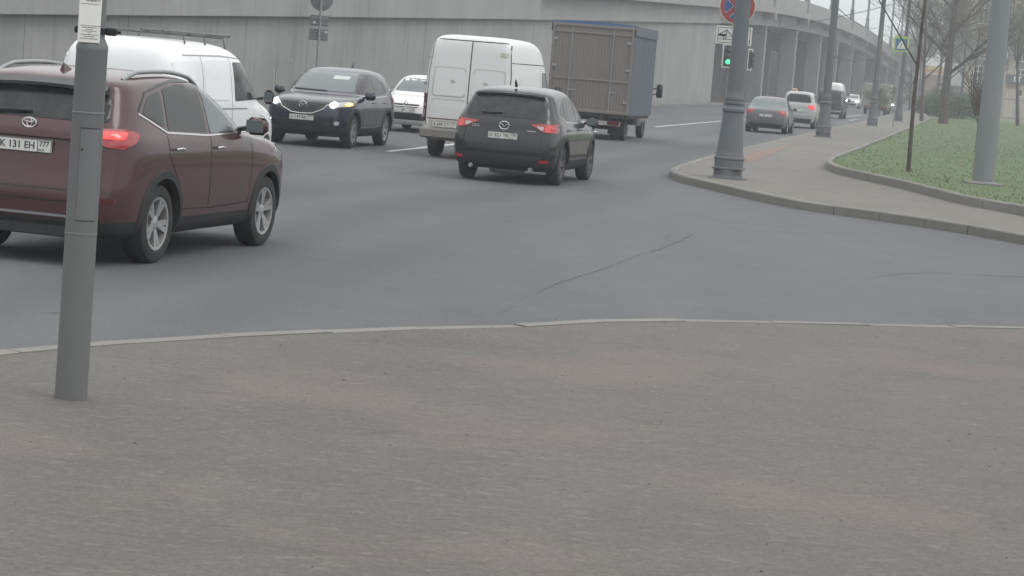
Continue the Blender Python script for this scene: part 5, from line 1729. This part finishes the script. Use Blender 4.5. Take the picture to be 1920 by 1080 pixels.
LZ = .27
g = lambda px, py: G(px, py, LZ)
tree('young_tree', g(1703, 322), 9.5, .055, 22, 'young street tree with slim dark trunk on the lawn near the kerb', 4, .5, lean=(-.05, 0), buds=300, trunk_frac=.75, bud_s=.03)
tree('shrub', g(1829, 284), 3.2, .03, 33, 'bare shrub of thin upright stems on the lawn left of the pale post', 3, .3, buds=60, cat='shrub', bud_s=.03)
tree('shrub', g(1838, 290), 2.6, .025, 34, 'low bare shrub touching the foot of the pale post on the lawn', 3, .3, buds=40, cat='shrub', bud_s=.03)
tree('park_tree', g(1768, 232), 17, .36, 41, 'big bare tree with a thick dark trunk in the middle of the park', 5, .55, lean=(-.01, 0), buds=900, bark=M['bark'], bud_s=.07)
tree('park_tree', g(1908, 236), 13, .17, 52, 'slender leaning bare tree before the shop front at the right edge', 5, .5, lean=(-.14, 0), buds=1500, bud_s=.06)
tree('park_tree', Vector((20.8, 78, LZ)), 13, .26, 63, 'tree with budding crown hanging in at the top right corner', 5, .6, lean=(-.12, 0), buds=2600, bark=M['bark_pale'], bud_s=.05)
tree('park_tree', g(1728, 224), 14, .16, 71, 'thin bare tree left of the thick-trunked park tree', 5, .5, lean=(-.05, 0), buds=250, bud_s=.07)
tree('park_tree', P(1752, 214, 235) * 1.0, 16, .22, 77, 'bare tree behind the thick-trunked park tree', 5, .5, buds=500, bud_s=.08).location.z = 0
tree('park_tree', P(1800, 214, 250) * 1.0, 15, .22, 83, 'bare tree just left of the brick building', 5, .55, buds=1800, bud_s=.1).location.z = 0
tree('park_tree', P(1868, 214, 270) * 1.0, 17, .25, 89, 'budding tree against the brick building behind the pale post', 5, .55, buds=2600, bud_s=.1).location.z = 0
tree('willow_bush', G(1648, 214, .146), 5.6, .09, 95, 'drooping leafless willow bush by the third lamp post', 5, .62, droop=.55, buds=1500, bark=M['bark_pale'], cat='bush', trunk_frac=.42, bud_s=.05)
tree('willow_bush', G(1668, 208, .146), 5.2, .09, 97, 'second drooping willow bush, right of the third lamp post', 5, .62, droop=.5, buds=1500, cat='bush', trunk_frac=.42, bud_s=.05)
for i, (px, Yd, hh, lab) in enumerate(((1706, 300, 13, 'far bare tree right of the bridge end'), (1722, 330, 15, 'far bare tree in front of the pale tower block'),
                                       (1690, 360, 14, 'far bare tree where the bridge meets the park'), (1783, 320, 15, 'far bare tree by the pale billboard'))):
    tree('park_tree', (P(px, 200, Yd).x, Yd, 0), hh, .2, 200 + i, lab, 5, .5, buds=600, bud_s=.1)

# leafy mounds
def mound(name, base, sx, sy, sz, n, seed, label, mat, cat='hedge', ls=.10):
    rng = random.Random(seed)
    t = tag(empty(name, base), label, cat)
    m = MB()
    for i in range(14):
        a = rng.uniform(0, 6.28); q = rng.random()**.5
        m.tube([(0.3 * sx * q * math.cos(a), .3 * sy * q * math.sin(a), 0), (sx * .8 * q * math.cos(a), sy * .8 * q * math.sin(a), sz * .85)], [.03, .008], 4)
    m.build('stem', M['bark'], t)
    m = MB()
    lobes = [(rng.uniform(-.6, .6) * sx, rng.uniform(-.6, .6) * sy, rng.uniform(.35, .7) * sz, rng.uniform(.35, .55)) for k in range(9)]
    for i in range(n):
        lx, ly, lz, lr = lobes[rng.randrange(9)]
        u = Vector((rng.gauss(0, 1), rng.gauss(0, 1), rng.gauss(0, 1))).normalized() * rng.uniform(.55, 1.05)
        c = Vector((lx + u.x * sx * lr, ly + u.y * sy * lr, max(.05, lz + u.z * sz * lr)))
        a = Vector((rng.uniform(-1, 1), rng.uniform(-1, 1), rng.uniform(-1, 1))).normalized() * ls * rng.uniform(.6, 1.3)
        b = a.orthogonal().normalized() * ls * .6
        m.add([c - a, c + b, c + a, c - b], [(0, 1, 2, 3)])
    tag(m.build('foliage', mat, t), kind='stuff')
    return t
mound('hedge', g(1786, 222), 3.2, 2.0, 2.3, 5000, 5, 'dark green hedge beside the thick-trunked park tree', M['bush'])
mound('hedge', g(1755, 219), 2.6, 2.0, 1.6, 2500, 6, 'lower green hedge at the far tip of the lawn', M['bush'])

# pale post on the lawn at the right
pp = g(1843, 345)
ps = tag(empty('tall_post', pp), 'thick pale grey-blue post on the lawn at the right', 'post')
pale = paint('pale_post_paint', (.21, .225, .24), .3, .55, coat=0)
lathe_obj('shaft', [(.26, 0), (.26, .03), (.235, .06), (.22, 1.6), (.205, 3.5), (.19, 6), (.16, 10)], pale, ps, 28)
m = MB(); m.box((0, 0, .01), (.75, .75, .05), bev=.01); m.build('base_plate', M['kerb'], ps)

# brick building with beige pilaster
BY = 330.0
def bx(px): return P(px, 100, BY).x
def bz(py, px=1835): return P(px, py, BY).z
bld = tag(empty('brick_building', (bx(1812), BY, 0)), 'tall brown brick building with beige pilaster and stacked windows', 'building')
x0 = bx(1812)
brick_m = concrete('brown_brick', (.15, .125, .11), (.19, .16, .14), .3)
m = MB(); m.box(((bx(2120) - x0) / 2, 8, 15), (bx(2120) - x0, 16, 30.4)); m.build('wall', brick_m, bld)
beige = concrete('beige_render', (.34, .32, .235), (.42, .39, .29), .35)
pinkish = concrete('pink_render', (.27, .22, .20), (.33, .28, .25), .3)
for a, b, mt in ((1812, 1826, beige), (1848, 1857, pinkish), (1893, 1905, beige), (1930, 1942, pinkish)):
    m = MB(); m.box(((bx(a) + bx(b)) / 2 - x0, -.15, 15), (bx(b) - bx(a), .5, 30.4)); m.build('pilaster', mt, bld)
for col_a, col_b in ((1828.5, 1846), (1861, 1889), (1908, 1927)):
    for (ya, yb) in ((-60, -12), (3, 43), (70, 108), (124, 160), (176, 214)):
        cx = (bx(col_a) + bx(col_b)) / 2 - x0; w_ = bx(col_b) - bx(col_a)
        za, zb = bz(yb), bz(ya)
        wn = empty('window'); wn.parent = bld; wn.location = (cx, -.02, (za + zb) / 2)
        h_ = zb - za
        m = MB(); m.box((0, .0, 0), (w_, .06, h_)); m.build('pane', M['glass'], wn)
        m = MB()
        for dx in (-w_ / 2, 0, w_ / 2): m.box((dx, -.06, 0), (.09, .08, h_))
        m.box((0, -.065, h_ * .22), (w_, .07, .07)); m.box((0, -.065, h_ / 2), (w_, .07, .09)); m.build('frame', M['white'], wn)
        m = MB(); m.box((0, -.2, -h_ / 2 - .08), (w_ + .2, .4, .12)); m.build('sill', M['white'], wn)

# low shop pavilion
SY_ = 300.0
sx_ = lambda px: P(px, 190, SY_).x
sz_ = lambda py: P(1900, py, SY_).z
shop = tag(empty('shop_pavilion', (sx_(1884), SY_, 0)), 'low beige shop pavilion with dark lettered sign band at the right edge', 'shop')
x0 = sx_(1884); w_ = sx_(2040) - x0
m = MB(); m.box((w_ / 2, 3, sz_(140) / 2), (w_, 6, sz_(140))); m.build('wall', concrete('shop_beige', (.40, .36, .29), (.46, .42, .34), .25), shop)
m = MB(); m.box((w_ / 2, -.25, (sz_(140) + sz_(157)) / 2), (w_ + .4, .5, sz_(140) - sz_(157))); fb = m.build('sign_band', simple('dark_fascia', (.035, .038, .045), .5), shop)
put_text('ET  \u042d\u041e\u0421', .95, M['white'], fb, (2.6, -.52, (sz_(140) + sz_(157)) / 2), '-y', bold=.02)
m = MB(); m.box((.9, -.03, (sz_(157) + sz_(166)) / 2), (1.8, .1, sz_(157) - sz_(166))); m.build('red_panel', simple('dull_red_panel', (.30, .17, .14), .7), shop)
for i, (a, b) in enumerate(((1903, 1914), (1922, 1938))):
    wn = empty('window'); wn.parent = shop; wn.location = ((sx_(a) + sx_(b)) / 2 - x0, -.03, (sz_(168) + sz_(178)) / 2)
    m = MB(); m.box((0, 0, 0), (sx_(b) - sx_(a), .08, sz_(168) - sz_(178))); m.build('pane', M['glass'], wn)
    m = MB(); m.box((0, -.08, -.5), (sx_(b) - sx_(a) + .2, .2, .12)); m.build('sill', M['white'], wn)
# slatted fence in front of it
fx0, fx1, FY = P(1882, 190, 290).x, P(1990, 190, 290).x, 290.0
fen = tag(empty('slat_fence', (fx0, FY, 0)), 'pale upright-slat fence in front of the shop pavilion', 'fence')
fm = simple('pale_timber', (.36, .32, .26), .8)
m = MB(); m.box(((fx1 - fx0) / 2, 0, 2.45), (fx1 - fx0, .08, .1)); m.build('rail', M['bark'], fen)
sl = MB(); sl.box((0, 0, 0), (.13, .03, 2.3)); slm = sl.mesh('slat', fm)
k = 0
while k * .30 < fx1 - fx0:
    o = link('slat', slm, fen); o.location = (k * .30, -.06, 1.2 + random.uniform(-.04, .04)); k += 1

# pale billboard
bb = P(1790, 140, 262.0)
b_ = tag(empty('billboard', (bb.x, 262.0, 0)), 'pale blank billboard left of the brick building', 'billboard')
m = MB(); m.box((0, 0, bb.z), (1.75, .12, 2.55), bev=.03); m.build('panel', simple('pale_panel', (.42, .46, .43), .6), b_)
for dx in (-.6, .6):
    m = MB(); m.tube([(dx, .1, -.1), (dx, .1, bb.z + 1.0)], .07, 8); m.build('leg', M['iron'], b_)

# striped roadside kiosk and pale blocks far away
kz = lambda py: P(1750, py, 310.0).z
kx = lambda px: P(px, 150, 310.0).x
kio = tag(empty('kiosk', (kx(1750), 310.0, 0)), 'small kiosk with white, yellow and orange sign top behind the trees', 'kiosk')
kw = kx(1768) - kx(1733)
m = MB(); m.box((0, 1.5, kz(140) / 2), (kw * .9, 3, kz(140))); m.build('wall', simple('kiosk_brown', (.26, .20, .17), .8), kio)
m = MB(); m.box((0, 0, (kz(109) + kz(124)) / 2), (kw, .4, kz(109) - kz(124))); m.build('white_board', M['white'], kio)
m = MB(); m.box((0, -.02, (kz(124) + kz(130)) / 2), (kw, .44, kz(124) - kz(130))); m.build('yellow_stripe', M['yellow'], kio)
m = MB(); m.box((0, -.04, (kz(130) + kz(137)) / 2), (kw, .48, kz(130) - kz(137))); m.build('orange_stripe', M['orange'], kio)
def block(pxa, pxb, pyt, Yd, c, label, floors, cols):
    xa, xb, zt_ = P(pxa, 150, Yd).x, P(pxb, 150, Yd).x, P((pxa + pxb) / 2, pyt, Yd).z
    t = tag(empty('tower_block', ((xa + xb) / 2, Yd, 0)), label, 'building')
    m = MB(); m.box((0, 6, zt_ / 2), (xb - xa, 12, zt_)); m.build('wall', simple('block_render', c, .85), t)
    m = MB(); m.box((0, 6, zt_ + .2), (xb - xa + .5, 12.5, .4)); m.build('roof', M['white'], t)
    pm = MB(); pw, ph = (xb - xa) / cols * .5, zt_ / floors * .5
    pm.box((0, 0, 0), (pw, .1, ph)); pm = pm.mesh('window', M['glass'])
    for i in range(floors):
        for j in range(cols):
            o = link('window', pm, t); o.location = (-(xb - xa) / 2 + (j + .5) * (xb - xa) / cols, -.02, (i + .55) * zt_ / floors)
block(1700, 1741, 76, 520.0, (.42, .43, .44), 'far pale grey block just right of the bridge end', 6, 5)
block(1742, 1800, 118, 560.0, (.34, .31, .30), 'far low brownish block behind the kiosk', 4, 8)

# pedestrian-crossing sign
cy = 127.0
cp = P(1690, 83, cy)
cs = tag(empty('crossing_sign', (cp.x, cy, .146)), 'blue pedestrian-crossing sign on a lime square, right of the bridge', 'road sign')
zc = cp.z - .146
m = MB(); m.tube([(-.0, .08, 0), (0, .08, zc + .5)], .045, 8); m.build('pole', M['steel'], cs, 40)
m = MB(); m.box((0, 0, zc), (.86, .012, .86), bev=.005); m.build('lime_board', M['lime'], cs)
m = MB(); m.box((0, -.010, zc - .02), (.66, .008, .66), bev=.003); bl = m.build('blue_square', M['sign_blue'], cs)
m = MB(); q = MB(); q.prism([(-.26, -.24), (.26, -.24), (0, .27)], 0, .004); m.add([(x, -.019 + z_, zc - .02 + y_) for x, y_, z_ in q.v], q.f); m.build('white_triangle', M['white'], bl)
m = MB()
yq = -.0215
m.tube([(.02, yq, zc + .06), (0, yq, zc - .06)], .022, 6)
m.tube([(0, yq, zc - .06), (-.07, yq, zc - .17)], .014, 5); m.tube([(0, yq, zc - .06), (.06, yq, zc - .17)], .014, 5)
m.tube([(.02, yq, zc + .03), (-.06, yq, zc - .03)], .010, 5); m.tube([(.02, yq, zc + .11), (.02, yq, zc + .13)], .024, 6)
for k in range(4): m.box((-.15 + k * .1, yq, zc - .215), (.05, .004, .03))
m.build('walker', M['black_txt'], bl)

# overhead cables between the lamps and the bridge
def cable(a, b, sag, label):
    pts = [a.lerp(b, i / 16) - Vector((0, 0, sag * 4 * (i / 16) * (1 - i / 16))) for i in range(17)]
    m = MB(); m.tube(pts, .022, 5); tag(m.build('overhead_cable', M['wire']), label, 'cable', 'overhead cables')
cable(P(1400, 62, 92), P(1760, -20, 180), .3, 'overhead cable rising rightward across the bridge parapet')
cable(P(1562, 6, 91.5), P(1646, 52, 200), .4, 'overhead cable falling rightward between second and third lamps')
cable(P(1562, 105, 92), P(1643, 106, 136), .25, 'low overhead cable between the second and third lamps')

# added thin mist, standing for the milky veil of the glass before the lens
hz_m = bpy.data.materials.new('veil_mist')
hz_m.use_nodes = True
hn = hz_m.node_tree
hn.nodes.clear()
ho = hn.nodes.new('ShaderNodeOutputMaterial')
hv = hn.nodes.new('ShaderNodeVolumePrincipled')
hv.inputs['Color'].default_value = (.90, .94, 1.0, 1)
hv.inputs['Density'].default_value = .0010
hv.inputs['Anisotropy'].default_value = 0.2
hn.links.new(hv.outputs[0], ho.inputs['Volume'])
m = MB(); m.box((350, 665, 15.9), (2510, 1480, 34.0))
tag(m.build('veil_haze', hz_m), kind='stuff')
